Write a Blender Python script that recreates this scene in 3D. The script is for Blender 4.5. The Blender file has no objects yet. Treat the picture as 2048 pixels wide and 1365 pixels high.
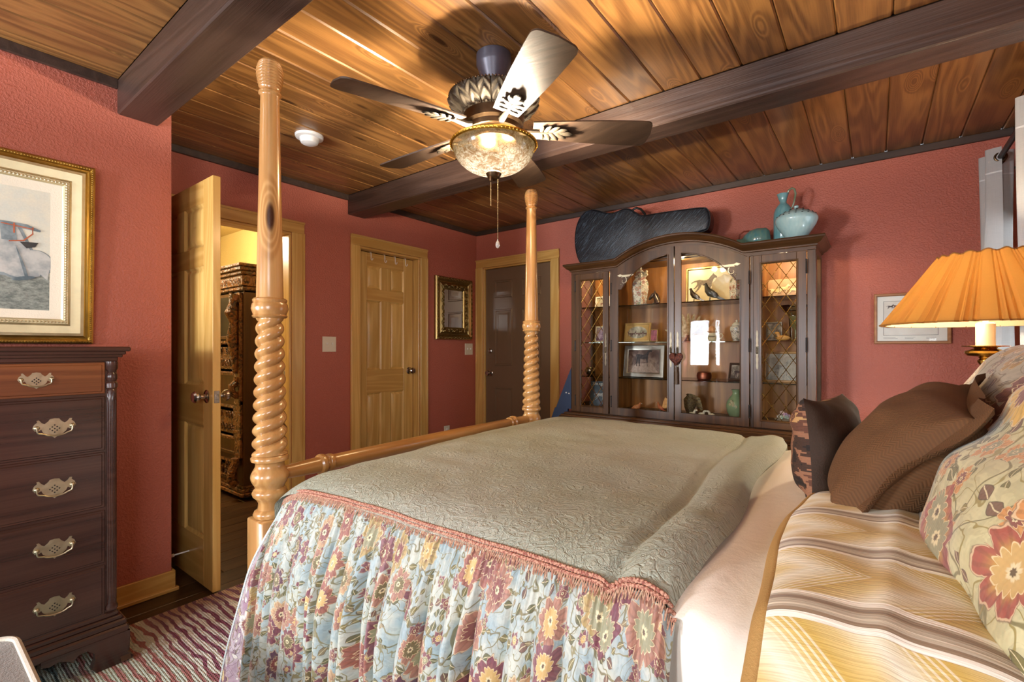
import bpy, math, random
from math import sin, cos, pi, radians, sqrt, exp
from mathutils import Vector, Matrix, Euler

sc = bpy.context.scene
COL = sc.collection
RND = random.Random(11)

# ------------------------------------------------------------------ camera
cd = bpy.data.cameras.new('camera')
cam = bpy.data.objects.new('camera', cd); COL.objects.link(cam)
cam.location = (0, 0, 1.2); cam.rotation_euler = (radians(90), 0, radians(37.26))
cd.sensor_width = 36; cd.lens = 957 / 2048 * 36; cd.shift_y = 14.5 / 2048
cd.clip_start = .02
sc.camera = cam

# ------------------------------------------------------------------ world, lights, exposure
sc.view_settings.view_transform = 'Standard'; sc.view_settings.look = 'None'
sc.view_settings.gamma = 1; sc.view_settings.use_curve_mapping = False
sc.view_settings.exposure = 0.2
w = bpy.data.worlds.new('daylight'); sc.world = w; w.use_nodes = True
bg = w.node_tree.nodes['Background']
bg.inputs[0].default_value = (.80, .90, 1, 1); bg.inputs[1].default_value = 2.5
def lamp(name, kind, loc, power, col, rot=(0, 0, 0), size=(1, 1), radius=.03):
    l = bpy.data.lights.new(name, kind); l.energy = power; l.color = col
    if kind == 'AREA':
        l.shape = 'RECTANGLE'; l.size, l.size_y = size
    else: l.shadow_soft_size = radius
    o = bpy.data.objects.new(name, l); COL.objects.link(o)
    o.location = loc; o.rotation_euler = [radians(a) for a in rot]
    return o
DAY = (.86, .93, 1); WARM = (1, .86, .66)
lamp('daylight_near_window', 'AREA', (-2.47, -2.19, 1.30), 190, DAY, (90, 0, 0), (.5, .8))
lamp('daylight_head_window', 'AREA', (-.72, -2.19, 1.30), 34, DAY, (90, 0, 0), (.46, .8))
lamp('fill_right_window', 'AREA', (.615, -1.05, 1.42), 38, (.93, .97, 1), (90, 0, 90), (1.05, 1.1))  # added fill for the dresser side and lower left, from an unseen window
lamp('daylight_side_window', 'AREA', (.615, 3.11, 1.42), 26, DAY, (90, 0, 90), (.74, 1.1))
lamp('hall_light', 'POINT', (-4.6, 1.35, 2.2), 75, (1, .86, .6), radius=.12)
# ------------------------------------------------------------------ mesh helpers
OFF = {}
def off(o): return OFF.get(o.name, Vector((0, 0, 0))) if o else Vector((0, 0, 0))
class MB:
    def __init__(s): s.v = []; s.f = []; s.uv = []; s.hasuv = False
    def add(s, vs, fs, M=None, uv=None):
        b = len(s.v)
        s.v += [tuple(M @ Vector(p)) for p in vs] if M is not None else [tuple(p) for p in vs]
        s.f += [tuple(b + i for i in f) for f in fs]
        if uv: s.hasuv = True; s.uv += uv
        else: s.uv += [(0, 0)] * len(vs)
        return s
    def box(s, x0, x1, y0, y1, z0, z1, b=.002, M=None):
        c = ((x0 + x1) / 2, (y0 + y1) / 2, (z0 + z1) / 2)
        h = (abs(x1 - x0) / 2, abs(y1 - y0) / 2, abs(z1 - z0) / 2); b = min(b, .45 * min(h))
        vs = []; ix = {}
        for i in (-1, 1):
            for j in (-1, 1):
                for k in (-1, 1):
                    g = (i, j, k)
                    for a in range(3):
                        ix[(g, a)] = len(vs)
                        vs.append(tuple(c[q] + g[q] * (h[q] - (0 if q == a else b)) for q in range(3)))
        fs = []
        for a in range(3):
            p, q = [t for t in range(3) if t != a]
            for sg in (-1, 1):
                fc = []
                for (u, v_) in ((-1, -1), (1, -1), (1, 1), (-1, 1)):
                    g = [0] * 3; g[a] = sg; g[p] = u; g[q] = v_; fc.append(ix[(tuple(g), a)])
                fs.append(fc)
            for u in (-1, 1):
                for v_ in (-1, 1):
                    g0 = [0] * 3; g0[a] = -1; g0[p] = u; g0[q] = v_
                    g1 = list(g0); g1[a] = 1
                    g0 = tuple(g0); g1 = tuple(g1)
                    fs.append([ix[(g0, p)], ix[(g1, p)], ix[(g1, q)], ix[(g0, q)]])
        for i in (-1, 1):
            for j in (-1, 1):
                for k in (-1, 1): fs.append([ix[((i, j, k), a)] for a in range(3)])
        out = []
        for f in fs:
            A, B, C_ = (Vector(vs[f[n]]) for n in range(3))
            n = (B - A).cross(C_ - A); ctr = sum((Vector(vs[i]) for i in f), Vector()) / len(f)
            out.append(f if n.dot(ctr - Vector(c)) > 0 else f[::-1])
        return s.add(vs, out, M)
    def lathe(s, prof, n=32, c=(0, 0, 0), M=None, fn=None, uvs=None):
        vs = []; fs = []; rings = []; uv = []
        for i, (r, z) in enumerate(prof):
            if r < 1e-6:
                rings.append([len(vs)]); vs.append((c[0], c[1], c[2] + z)); uv.append((0, z))
            else:
                ring = []
                for j in range(n):
                    t = 2 * pi * j / n; rr = r + (fn(t, z, r) if fn else 0)
                    ring.append(len(vs)); vs.append((c[0] + rr * cos(t), c[1] + rr * sin(t), c[2] + z))
                    uv.append((abs(2 * j / n - 1) * pi * max(r, .02) if uvs is None else abs(2 * j / n - 1) * uvs, z))
                rings.append(ring)
        for a, b in zip(rings, rings[1:]):
            for j in range(n):
                k = (j + 1) % n
                if len(a) == 1 and len(b) == 1: continue
                if len(a) == 1: fs.append((a[0], b[k], b[j]))
                elif len(b) == 1: fs.append((a[j], a[k], b[0]))
                else: fs.append((a[j], a[k], b[k], b[j]))
        if len(rings[0]) > 1: fs.append(tuple(rings[0][::-1]))
        if len(rings[-1]) > 1: fs.append(tuple(rings[-1]))
        return s.add(vs, fs, M, uv)
    def tube(s, pts, r, n=8, closed=False, M=None, caps=True):
        P = [Vector(p) for p in pts]; m = len(P)
        rad = r if isinstance(r, (list, tuple)) else [r] * m
        T = []
        for i in range(m):
            a = P[i - 1] if (i > 0 or closed) else P[i]; b = P[(i + 1) % m] if (i < m - 1 or closed) else P[i]
            d = b - a; T.append(d.normalized() if d.length > 1e-9 else Vector((0, 0, 1)))
        up = Vector((0, 0, 1)) if abs(T[0].z) < .9 else Vector((1, 0, 0))
        N = (up - T[0] * up.dot(T[0])).normalized(); vs = []; fs = []
        for i in range(m):
            N = (N - T[i] * N.dot(T[i])); N = N.normalized() if N.length > 1e-6 else T[i].orthogonal().normalized()
            B = T[i].cross(N)
            for j in range(n):
                t = 2 * pi * j / n; vs.append(P[i] + (N * cos(t) + B * sin(t)) * rad[i])
        for i in range(m if closed else m - 1):
            a = i * n; b = ((i + 1) % m) * n
            for j in range(n):
                k = (j + 1) % n; fs.append((a + j, a + k, b + k, b + j))
        if caps and not closed:
            fs.append(tuple(range(n))[::-1]); fs.append(tuple((m - 1) * n + j for j in range(n)))
        return s.add(vs, fs, M)
    def prism(s, poly, axis, a0, a1, M=None):
        n = len(poly)
        def mp(u, v_, a): return {'x': (a, u, v_), 'y': (u, a, v_), 'z': (u, v_, a)}[axis]
        vs = [mp(u, v_, a0) for u, v_ in poly] + [mp(u, v_, a1) for u, v_ in poly]
        ar = sum(poly[i][0] * poly[(i + 1) % n][1] - poly[(i + 1) % n][0] * poly[i][1] for i in range(n))
        fl = (ar > 0) ^ (axis == 'y') ^ (a1 < a0)
        fs = [tuple(range(n)), tuple(range(2 * n - 1, n - 1, -1))]
        fs += [(i, n + i, n + (i + 1) % n, (i + 1) % n) for i in range(n)]
        if fl: fs = [f[::-1] for f in fs]
        return s.add(vs, fs, M)
    def frame(s, w, h, prof, M=None):
        """mitred picture-frame moulding: local XZ plane centred on the origin, front towards -Y; prof = [(inset, depth)]"""
        vs = []; fs = []
        for ins, d in prof:
            a, b = w / 2 - ins, h / 2 - ins
            vs += [(-a, -d, -b), (a, -d, -b), (a, -d, b), (-a, -d, b)]
        for i in range(len(prof) - 1):
            for j in range(4):
                k = (j + 1) % 4; fs.append((i * 4 + j, i * 4 + k, i * 4 + 4 + k, i * 4 + 4 + j))
        return s.add(vs, fs, M)
    def grid(s, fn, nu, nv, uvfn=None, M=None, wrapu=False):
        vs = []; uv = []
        for i in range(nu + 1):
            for j in range(nv + 1):
                vs.append(fn(i / nu, j / nv)); uv.append(uvfn(i / nu, j / nv) if uvfn else (i / nu, j / nv))
        fs = [(i * (nv + 1) + j, (i + 1) * (nv + 1) + j, (i + 1) * (nv + 1) + j + 1, i * (nv + 1) + j + 1) for i in range(nu) for j in range(nv)]
        return s.add(vs, fs, M, uv)
    def ball(s, c, r, n=12, m=8, M=None):
        r = r if isinstance(r, (list, tuple)) else (r, r, r)
        T = Matrix.Translation(c) @ Matrix.Diagonal((r[0], r[1], r[2], 1))
        if M is not None: T = M @ T
        return s.lathe([(sin(pi * i / m) if 0 < i < m else 0, -cos(pi * i / m)) for i in range(m + 1)], n, M=T)
    def build(s, name, mat, parent=None, world=True, smooth=35, label=None, kind=None):
        me = bpy.data.meshes.new(name); o_ = off(parent) if (parent and world) else Vector((0, 0, 0))
        me.from_pydata([(p[0] - o_.x, p[1] - o_.y, p[2] - o_.z) for p in s.v], [], s.f)
        if s.hasuv:
            ul = me.uv_layers.new(name='UVMap'); li = [0] * len(me.loops); me.loops.foreach_get('vertex_index', li)
            flat = []
            for i in li: flat += s.uv[i]
            ul.data.foreach_set('uv', flat)
        if smooth:
            me.polygons.foreach_set('use_smooth', [True] * len(me.polygons))
            me.set_sharp_from_angle(angle=radians(smooth))
        me.materials.append(mat); me.update()
        o = bpy.data.objects.new(name, me); COL.objects.link(o)
        if parent: o.parent = parent; OFF[o.name] = o_.copy()
        if label: o['label'] = label
        if kind: o['kind'] = kind
        return o
def tag(o, label=None, cat=None, group=None, kind=None):
    if label: o['label'] = label
    if cat: o['category'] = cat
    if group: o['group'] = group
    if kind: o['kind'] = kind
    return o
def thing(name, label, cat, loc=(0, 0, 0), rot=(0, 0, 0), group=None, kind=None):
    o = bpy.data.objects.new(name, None); COL.objects.link(o); o.empty_display_size = .05
    o.location = loc; o.rotation_euler = rot; OFF[o.name] = Vector(loc)
    return tag(o, label, cat, group, kind)
def put(mesh_obj, parent, name, loc=(0, 0, 0), rot=(0, 0, 0)):
    o = mesh_obj.copy(); COL.objects.link(o); o.parent = parent; o.location = loc; o.rotation_euler = rot; o.name = name
    return o
def dup(root, loc, rot=None, label=None):
    r = root.copy(); COL.objects.link(r); r.location = loc
    if rot is not None: r.rotation_euler = rot
    if label: r['label'] = label
    for ch in list(root.children):
        c = ch.copy(); COL.objects.link(c); c.parent = r
        for g in list(ch.children):
            d = g.copy(); COL.objects.link(d); d.parent = c
    return r
def ROT(ax, deg): return Matrix.Rotation(radians(deg), 4, ax)
def TR(x, y, z): return Matrix.Translation((x, y, z))
def smst(a, b, x):
    t = max(0, min(1, (x - a) / (b - a))); return t * t * (3 - 2 * t)
def vnoise(x, y, seed=0):
    def h(i, j):
        n = sin(i * 127.1 + j * 311.7 + seed * 74.7) * 43758.5453; return n - math.floor(n)
    i, j = math.floor(x), math.floor(y); fx, fy = x - i, y - j
    fx = fx * fx * (3 - 2 * fx); fy = fy * fy * (3 - 2 * fy)
    return (h(i, j) * (1 - fx) + h(i + 1, j) * fx) * (1 - fy) + (h(i, j + 1) * (1 - fx) + h(i + 1, j + 1) * fx) * fy

# ------------------------------------------------------------------ material helpers
def C(h):
    h = h.lstrip('#'); r = [int(h[i:i + 2], 16) / 255 for i in (0, 2, 4)]
    return tuple(x / 12.92 if x <= .04045 else ((x + .055) / 1.055) ** 2.4 for x in r) + (1,)
class E:
    def __init__(s, g, k): s.g = g; s.k = k
    def __add__(a, b): return a.g.m('ADD', a, b)
    def __radd__(a, b): return a.g.m('ADD', a, b)
    def __sub__(a, b): return a.g.m('SUBTRACT', a, b)
    def __rsub__(a, b): return a.g.m('SUBTRACT', b, a)
    def __mul__(a, b): return a.g.m('MULTIPLY', a, b)
    def __rmul__(a, b): return a.g.m('MULTIPLY', a, b)
    def __truediv__(a, b): return a.g.m('DIVIDE', a, b)
    def lt(a, b): return a.g.m('LESS_THAN', a, b)
    def gt(a, b): return a.g.m('GREATER_THAN', a, b)
    def fr(a): return a.g.m('FRACT', a)
    def ab(a): return a.g.m('ABSOLUTE', a)
    def sn(a): return a.g.m('SINE', a)
class G:
    def __init__(s, name):
        s.mat = bpy.data.materials.new(name); s.mat.use_nodes = True; s.nt = s.mat.node_tree; s.nt.nodes.clear()
        s.out = s.nt.nodes.new('ShaderNodeOutputMaterial')
    def n(s, t, **k):
        nd = s.nt.nodes.new(t)
        for a, b in k.items(): setattr(nd, a, b)
        return nd
    def set(s, inp, v):
        if isinstance(v, E): s.nt.links.new(v.k, inp)
        elif v is not None:
            if isinstance(v, tuple) and hasattr(inp.default_value, '__len__'): v = v[:len(inp.default_value)]
            inp.default_value = v
    def m(s, op, a, b=None, c=None):
        nd = s.n('ShaderNodeMath', operation=op)
        for i, x in enumerate((a, b, c)):
            if x is not None: s.set(nd.inputs[i], x)
        return E(s, nd.outputs[0])
    def mx(s, a, b): return s.m('MAXIMUM', a, b)
    def mn(s, a, b): return s.m('MINIMUM', a, b)
    def ss(s, a, b, x):
        nd = s.n('ShaderNodeMapRange', interpolation_type='SMOOTHSTEP'); s.set(nd.inputs[0], x); s.set(nd.inputs[1], a); s.set(nd.inputs[2], b)
        return E(s, nd.outputs[0])
    def co(s, kind='Object'): return E(s, s.n('ShaderNodeTexCoord').outputs[kind])
    def sep(s, v):
        nd = s.n('ShaderNodeSeparateXYZ'); s.set(nd.inputs[0], v); return [E(s, o) for o in nd.outputs]
    def cmb(s, x, y, z):
        nd = s.n('ShaderNodeCombineXYZ')
        for i, q in enumerate((x, y, z)): s.set(nd.inputs[i], q)
        return E(s, nd.outputs[0])
    def vm(s, op, a, b=None, scale=None):
        nd = s.n('ShaderNodeVectorMath', operation=op); s.set(nd.inputs[0], a)
        if b is not None: s.set(nd.inputs[1], b)
        if scale is not None: s.set(nd.inputs['Scale'], scale)
        return E(s, nd.outputs['Value' if op in ('LENGTH', 'DOT_PRODUCT', 'DISTANCE') else 'Vector'])
    def noise(s, v, scale=5, detail=2, rough=.5, dist=0, out=0):
        nd = s.n('ShaderNodeTexNoise'); s.set(nd.inputs['Vector'], v); s.set(nd.inputs['Scale'], scale)
        s.set(nd.inputs['Detail'], detail); s.set(nd.inputs['Roughness'], rough); s.set(nd.inputs['Distortion'], dist)
        return E(s, nd.outputs[out])
    def voro(s, v, scale=5, rnd=1., feature='F1', dim='3D'):
        nd = s.n('ShaderNodeTexVoronoi', feature=feature, voronoi_dimensions=dim); s.set(nd.inputs['Vector'], v)
        s.set(nd.inputs['Scale'], scale); s.set(nd.inputs['Randomness'], rnd)
        return {o.name: E(s, o) for o in nd.outputs}
    def ramp(s, f, stops, mode='LINEAR'):
        nd = s.n('ShaderNodeValToRGB'); s.set(nd.inputs[0], f); cr = nd.color_ramp; cr.interpolation = mode
        while len(cr.elements) < len(stops): cr.elements.new(.5)
        for e, (p, c) in zip(cr.elements, stops): e.position = p; e.color = C(c) if isinstance(c, str) else c
        return E(s, nd.outputs[0])
    def mix(s, f, a, b, mode='MIX'):
        nd = s.n('ShaderNodeMix', data_type='RGBA', blend_type=mode); s.set(nd.inputs[0], f)
        s.set(nd.inputs[6], C(a) if isinstance(a, str) else a); s.set(nd.inputs[7], C(b) if isinstance(b, str) else b)
        return E(s, nd.outputs[2])
    def val(s, c, v):
        nd = s.n('ShaderNodeHueSaturation'); s.set(nd.inputs['Color'], C(c) if isinstance(c, str) else c); s.set(nd.inputs['Value'], v); return E(s, nd.outputs[0])
    def bump(s, h, strength=.3, dist=.01, nrm=None):
        nd = s.n('ShaderNodeBump'); s.set(nd.inputs['Height'], h); nd.inputs['Strength'].default_value = strength; nd.inputs['Distance'].default_value = dist
        if nrm: s.set(nd.inputs['Normal'], nrm)
        return E(s, nd.outputs[0])
    def rnd(s): return E(s, s.n('ShaderNodeObjectInfo').outputs['Random'])
    def pbr(s, color, rough=.5, metal=0, nrm=None, **k):
        b = s.n('ShaderNodeBsdfPrincipled'); s.set(b.inputs['Base Color'], C(color) if isinstance(color, str) else color)
        s.set(b.inputs['Roughness'], rough); s.set(b.inputs['Metallic'], metal)
        if nrm: s.set(b.inputs['Normal'], nrm)
        for a, v in k.items(): s.set(b.inputs[a.replace('_', ' ')], v)
        s.nt.links.new(b.outputs[0], s.out.inputs[0]); return s.mat
def plain(name, col, rough=.5, metal=0, bump=0, bscale=60, var=.12, **k):
    g = G(name); p = g.co(); n = g.noise(p, bscale, 3, .6)
    c = g.val(col, n * (2 * var) + (1 - var))
    return g.pbr(c, rough, metal, g.bump(n, bump, .004) if bump else None, **k)
def wood(name, dark, light, axis=0, rough=.4, rings=13, scale=1., var=.25, knots=0, fine=.35, bump=.15, coat=0):
    g = G(name); r = g.rnd(); p = g.vm('ADD', g.co(), g.cmb(r * 31, r * 57, r * 43))
    st = [9., 9., 9.]; st[axis] = .75; q = g.vm('MULTIPLY', p, tuple(x * scale for x in st))
    base = g.noise(q, .55, 2, .5, .35)
    if knots:
        kv = [7., 7., 7.]; kv[axis] = 1.9
        kd = g.voro(g.vm('MULTIPLY', p, tuple(kv)), 1.0, 1.)['Distance']; kn = 1 - g.ss(.0, .30, kd); base = base + kn * .55
    ring = g.m('POWER', (base * rings * 6.28).sn() * .5 + .5, 1.6)
    st2 = [170., 170., 170.]; st2[axis] = 4.; fn = g.noise(g.vm('MULTIPLY', p, tuple(st2)), 1, 3, .65)
    st3 = [3., 3., 3.]; st3[axis] = .8; big = g.noise(g.vm('MULTIPLY', p, tuple(st3)), 1, 3, .6)
    f = ring * .32 + fn * (fine + .12) + big * .5 - .13
    col = g.mix(g.ss(0, 1, f), dark, light)
    col = g.val(col, r * var + (1 - var / 2))
    if knots: col = g.mix(g.ss(.13, .05, kd), col, C('#3a2010'))
    return g.pbr(col, rough + .0, 0, g.bump(fn * .5 + ring * .3, bump, .003), Coat_Weight=coat, Coat_Roughness=.18)
def metal(name, col, rough=.3, bump=0, var=.25, scale=40):
    g = G(name); n = g.noise(g.co(), scale, 3, .6)
    return g.pbr(g.val(col, n * 2 * var + 1 - var), g.ss(0, 1, n) * .2 + (rough - .1), 1, g.bump(n, bump, .003) if bump else None)
def flowers(name, ground, ground2, pal, scale=9., leaf='#5b5a33', leaf2='#7a7040', vine='#6a6138', weave=900, rough=.62, sheen=.25, size=1., seed=0.):
    """woven floral: each Voronoi cell holds one petalled flower, a second layer leaves, noise contours the stems"""
    g = G(name); uv = g.co('UV'); wob = g.noise(uv, scale * 2.2, 2, .5, 0, 1)
    uvd = g.vm('ADD', uv, g.vm('SCALE', g.vm('SUBTRACT', wob, (.5, .5, .5)), scale=.16 / scale))
    uvd = g.vm('ADD', uvd, (seed, seed * 1.7, 0))
    gn = g.noise(uv, scale * 1.3, 3, .6); col = g.mix(g.ss(.35, .65, gn), ground, ground2)
    dam = g.ss(.47, .53, g.noise(uvd, scale * 5, 2, .5, 1.5)); col = g.val(col, dam * .13 + .93)
    for sc_, lw, cc in ((1.15, .017, vine), (2.3, .02, leaf2)):
        vn = (g.noise(uvd, scale * sc_, 1, .4, .8) - .5).ab(); col = g.mix(g.ss(lw, lw * .4, vn) * .85, col, C(cc))
    def cell(sc_, rndm, dim_off):
        vo = g.voro(g.vm('ADD', uvd, (dim_off, dim_off * .6, 0)), sc_, rndm, 'F1', '2D')
        d = g.vm('SCALE', g.vm('SUBTRACT', g.vm('ADD', uvd, (dim_off, dim_off * .6, 0)), vo['Position']), scale=sc_)
        x, y, _ = g.sep(d); cr, cg, cb = g.sep(vo['Color']); return x, y, cr, cg, cb
    def leaves(col, sc_, thr, do):
        x, y, cr, cg, cb = cell(sc_, 1., do); ca = g.m('COSINE', cr * 6.28); sa = (cr * 6.28).sn()
        t = (x * ca + y * sa).ab(); q = (y * ca - x * sa) + t * t * (cb - .5) * 1.6
        hw = ((t - .03) * (3.1416 / .42)).sn() * .105 * size; hw = hw * t.lt(.45) + (g.noise(uvd, sc_ * 9, 1) - .5) * .03
        ins = g.ss(-.008, .008, hw - q.ab()) * cg.gt(thr); c = g.ramp(cb, [(0, leaf), (.4, leaf2), (.7, '#6d4a3c'), (.85, '#8a7a58')], 'CONSTANT')
        c = g.mix(g.ss(.016, .006, q.ab()), c, C('#d6c9a0')); c = g.mix(((t * 90 - q.ab() * 60).sn() * .5 + .5) * .35, c, g.val(c, .55))
        c = g.mix(g.ss(.026, .012, hw - q.ab()), c, C('#4a3c2c')); return g.mix(ins * .92, col, c)
    def layer(col, sc_, n1, base, amp, colours, rndm, thr, do):
        x, y, cr, cg, cb = cell(sc_, rndm, do)
        ang = g.m('ARCTAN2', y, x) + cr * 6.28; rr = g.vm('LENGTH', g.cmb(x, y, 0))
        pet = g.m('POWER', (ang * n1).sn().ab(), .7); edge = base + pet * amp + (ang * (n1 * 5)).sn() * .018 + (g.noise(uvd, sc_ * 8, 2) - .5) * .12
        edge = edge * (cb * .5 + .7) * size; ins = g.ss(.012, -.012, rr - edge) * cg.gt(thr); rel = rr / edge
        c = g.ramp(g.m('FRACT', cr * 7.3 + cb), colours, 'CONSTANT'); c2 = g.ramp(g.m('FRACT', cr * 3.7 + cb * 5.1), colours, 'CONSTANT')
        rib = g.ss(.55, .95, (ang * (n1 * 6) + rel * 3.).sn() * .5 + .5)
        c = g.mix(g.ss(.75, .30, rel), c, g.val(c2, .8)); c = g.mix(rib * .45, c, g.val(c, .5))
        pet2 = g.m('POWER', (ang * n1 + 1.57).sn().ab(), .8); r2 = edge * (.34 + .26 * pet2)
        c = g.mix(g.ss(.010, -.010, rr - r2), c, g.ramp(cb, [(0, '#6a5d38'), (.3, '#c2a062'), (.55, '#7a3f3c'), (.8, '#8d8a6a')], 'CONSTANT')); c = g.mix(g.ss(.014, .006, (rr - r2).ab()) * .8, c, C('#e0cda0'))
        c = g.mix(g.ss(.20, .14, rel), c, C('#d9cba0')); c = g.mix(g.ss(.10, .06, rel), c, C('#5a4632'))
        c = g.mix(g.ss(.90, .93, rel) * .7, c, C('#dcc8a0')); c = g.mix(g.ss(.96, .985, rel) * .8, c, C('#5d4836'))
        return g.mix(ins * .93, col, c)
    col = leaves(col, scale * 1.7, .30, 3.1); col = leaves(col, scale * 2.6, .55, 7.7)
    col = layer(col, scale * 1.9, 2.5, .13, .12, pal[::-1], 1., .58, 11.3)
    col = layer(col, scale * 1.05, 3.5, .25, .14, pal, .8, .22, 0.)
    ux, uy, _ = g.sep(uv); wv = ((ux * weave).sn() + (uy * weave).sn()) * .25 + .5
    h = wv * .3 + g.noise(uvd, scale * 6, 2) * .8
    return g.pbr(col, rough, 0, g.bump(h, .25, .003), Sheen_Weight=sheen)
# ------------------------------------------------------------------ materials
M = {}
def wallmat(name, col, col2):
    g = G(name); p = g.co(); n = g.noise(p, 95, 3, .55); v = g.noise(p, 38, 2, .5); b = g.noise(p, 1.1, 2)
    c = g.mix(g.ss(.3, .7, b), col, col2); c = g.val(c, n * .14 + .93)
    return g.pbr(c, .48, 0, g.bump(g.ss(.42, .62, n) * .7 + v * .6, .55, .004))
M['red'] = wallmat('red_textured_plaster', '#b26350', '#ab5b48')
M['yellow'] = wallmat('yellow_plaster', '#d9c07e', '#cfb470')
M['slab'] = plain('dark_slab', '#2c2019', .8)
M['board'] = wood('stained_pine_board', '#56351c', '#a0713e', 1, .33, 11, 1.15, .42, knots=1, fine=.42, bump=.22, coat=.25)
M['beam'] = wood('dark_beam', '#271a15', '#4a3830', 0, .36, 10, .8, .2, fine=.8, bump=.9)
M['darktrim'] = wood('dark_trim', '#2a1d18', '#453329', 0, .5, 8, 1, .2, fine=.6, bump=.3)
M['pine'] = wood('honey_pine', '#c09248', '#dcb46c', 2, .34, 10, 1., .16, fine=.25, bump=.06, coat=.2)
M['pineh'] = wood('honey_pine_rail', '#b5853e', '#d4a860', 1, .34, 10, 1., .16, fine=.25, bump=.06, coat=.2)
M['pinex'] = wood('honey_pine_crosswise', '#b5853e', '#d4a860', 0, .34, 10, 1., .16, fine=.25, bump=.06, coat=.2)
M['floor'] = wood('dark_oak_plank', '#24160e', '#4c3420', 1, .3, 9, 1., .35, fine=.5, bump=.12)
M['bed'] = wood('amber_turned_pine', '#9a6a38', '#c89c62', 2, .26, 7, 1.2, .14, knots=1, fine=.22, bump=.04, coat=.5)
M['bedx'] = wood('amber_pine_rail', '#966432', '#be8e50', 1, .28, 7, 1.2, .1, fine=.22, bump=.04, coat=.5)
M['mahog'] = wood('dark_mahogany', '#2b1814', '#4a2f26', 1, .27, 9, .8, .22, fine=.5, bump=.06, coat=.4)
M['mahogr'] = wood('worn_red_mahogany', '#5a2c16', '#8f5630', 1, .3, 9, .8, .2, fine=.4, bump=.06, coat=.4)
M['hutch'] = wood('walnut_case', '#38220f', '#644424', 2, .36, 9, .9, .2, fine=.45, bump=.08, coat=.1)
M['hutchx'] = wood('walnut_rail', '#38220f', '#604022', 0, .36, 9, .9, .2, fine=.45, bump=.08, coat=.1)
M['hutchin'] = wood('golden_back_panel', '#7c4c22', '#b87c3c', 2, .45, 9, .8, .2, fine=.4, bump=.06)
def carved():
    g = G('carved_oak'); p = g.co(); v = g.voro(p, 34, .8)['Distance']; n = g.noise(p, 26, 3, .6, 1.2); h = g.ss(.35, .6, n) * .7 + v * .5
    c = g.mix(g.ss(.2, .8, h), '#2c1709', '#7c4d26'); return g.pbr(c, .34, 0, g.bump(h, .9, .012), Coat_Weight=.3)
M['carved'] = carved()
M['oak'] = wood('armoire_side_oak', '#2e1a0d', '#573619', 2, .4, 9, .8, .2, fine=.5, bump=.08)
M['steeldoor'] = plain('brown_painted_steel', '#6e5741', .3, 0, .05, 90, .05)
M['brass'] = metal('polished_brass', '#b58f45', .24)
M['oldbrass'] = metal('aged_brass', '#bcb296', .4, .2)
M['bronze'] = metal('antique_bronze', '#5a4632', .4, .2)
M['chrome'] = metal('brushed_nickel', '#b3aca4', .22)
M['black'] = plain('black_iron', '#191614', .4)
M['pewter'] = plain('blue_black_enamel', '#4c4852', .38, .3)
M['white'] = plain('white_plastic', '#e9e6e0', .35, 0, 0, 40, .03)
M['ivory'] = plain('ivory_plate', '#ddd3bd', .35, 0, 0, 40, .03)
M['mirror'] = G('mirror_silver').pbr('#e8e6e2', .02, 1)
def glass(name, tint=(.97, .98, .97, 1), k=1., base=.045):
    g = G(name); fr = g.n('ShaderNodeFresnel'); fr.inputs[0].default_value = 1.5
    t = g.n('ShaderNodeBsdfTransparent'); t.inputs[0].default_value = tint
    s = g.n('ShaderNodeBsdfGlossy'); s.inputs['Roughness'].default_value = .015
    mx = g.n('ShaderNodeMixShader'); g.set(mx.inputs[0], E(g, fr.outputs[0]) * k + base * 0.)
    g.nt.links.new(t.outputs[0], mx.inputs[1]); g.nt.links.new(s.outputs[0], mx.inputs[2]); g.nt.links.new(mx.outputs[0], g.out.inputs[0])
    return g.mat
M['glass'] = glass('door_glass', k=.42)
M['shelfglass'] = glass('shelf_glass', (.88, .95, .91, 1), k=1.)
M['crystal'] = G('cut_crystal').pbr('#f2f0ee', .05, 0, None, Transmission_Weight=.7, IOR=1.5)
# ------------------------------------------------------------------ room shell
XL, XP, XR, YB, YN, H, YP = -3.39, -2.78, .63, 3.83, -2.20, 2.435, .866
def struct(name, boxes, mat, b=.001):
    m = MB()
    for q in boxes: m.box(*q, b=b)
    return m.build(name, mat, kind='structure')
struct('wall_left', [(XL - .12, XL, YP - .12, .985, 0, H), (XL - .12, XL, .985, 1.80, 2.045, H), (XL - .12, XL, 1.80, 2.375, 0, H),
                     (XL - .12, XL, 2.375, 3.035, 2.045, H), (XL - .12, XL, 3.035, YB + .12, 0, H)], M['red'])
struct('wall_back', [(XL, -3.295, YB, YB + .12, 0, H), (-3.295, -2.44, YB, YB + .12, 2.045, H), (-2.44, XR + .12, YB, YB + .12, 0, H)], M['red'])
struct('wall_right', [(XR, XR + .12, YN - .12, -1.6, 0, H), (XR, XR + .12, -1.6, -.5, 0, .86), (XR, XR + .12, -1.6, -.5, 2.0, H), (XR, XR + .12, -.5, 2.74, 0, H), (XR, XR + .12, 2.74, 3.48, 0, .86), (XR, XR + .12, 2.74, 3.48, 2.0, H), (XR, XR + .12, 3.48, YB, 0, H)], M['red'])
struct('wall_front', [(XP, -2.74, YN - .12, YN, 0, H), (-2.74, -2.2, YN - .12, YN, 0, .86), (-2.74, -2.2, YN - .12, YN, 2.0, H), (-2.2, -.97, YN - .12, YN, 0, H),
                      (-.97, -.47, YN - .12, YN, 0, .86), (-.97, -.47, YN - .12, YN, 2.0, H), (-.47, XR, YN - .12, YN, 0, H)], M['red'])
struct('wall_closet', [(XP - .12, XP, YN - .12, YP, 0, H), (XL, XP - .12, YP - .12, YP, 0, H)], M['red'])
struct('wall_hall_back', [(-6.1, XL - .12, 2.27, 2.37, 0, H)], M['yellow'])
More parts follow.
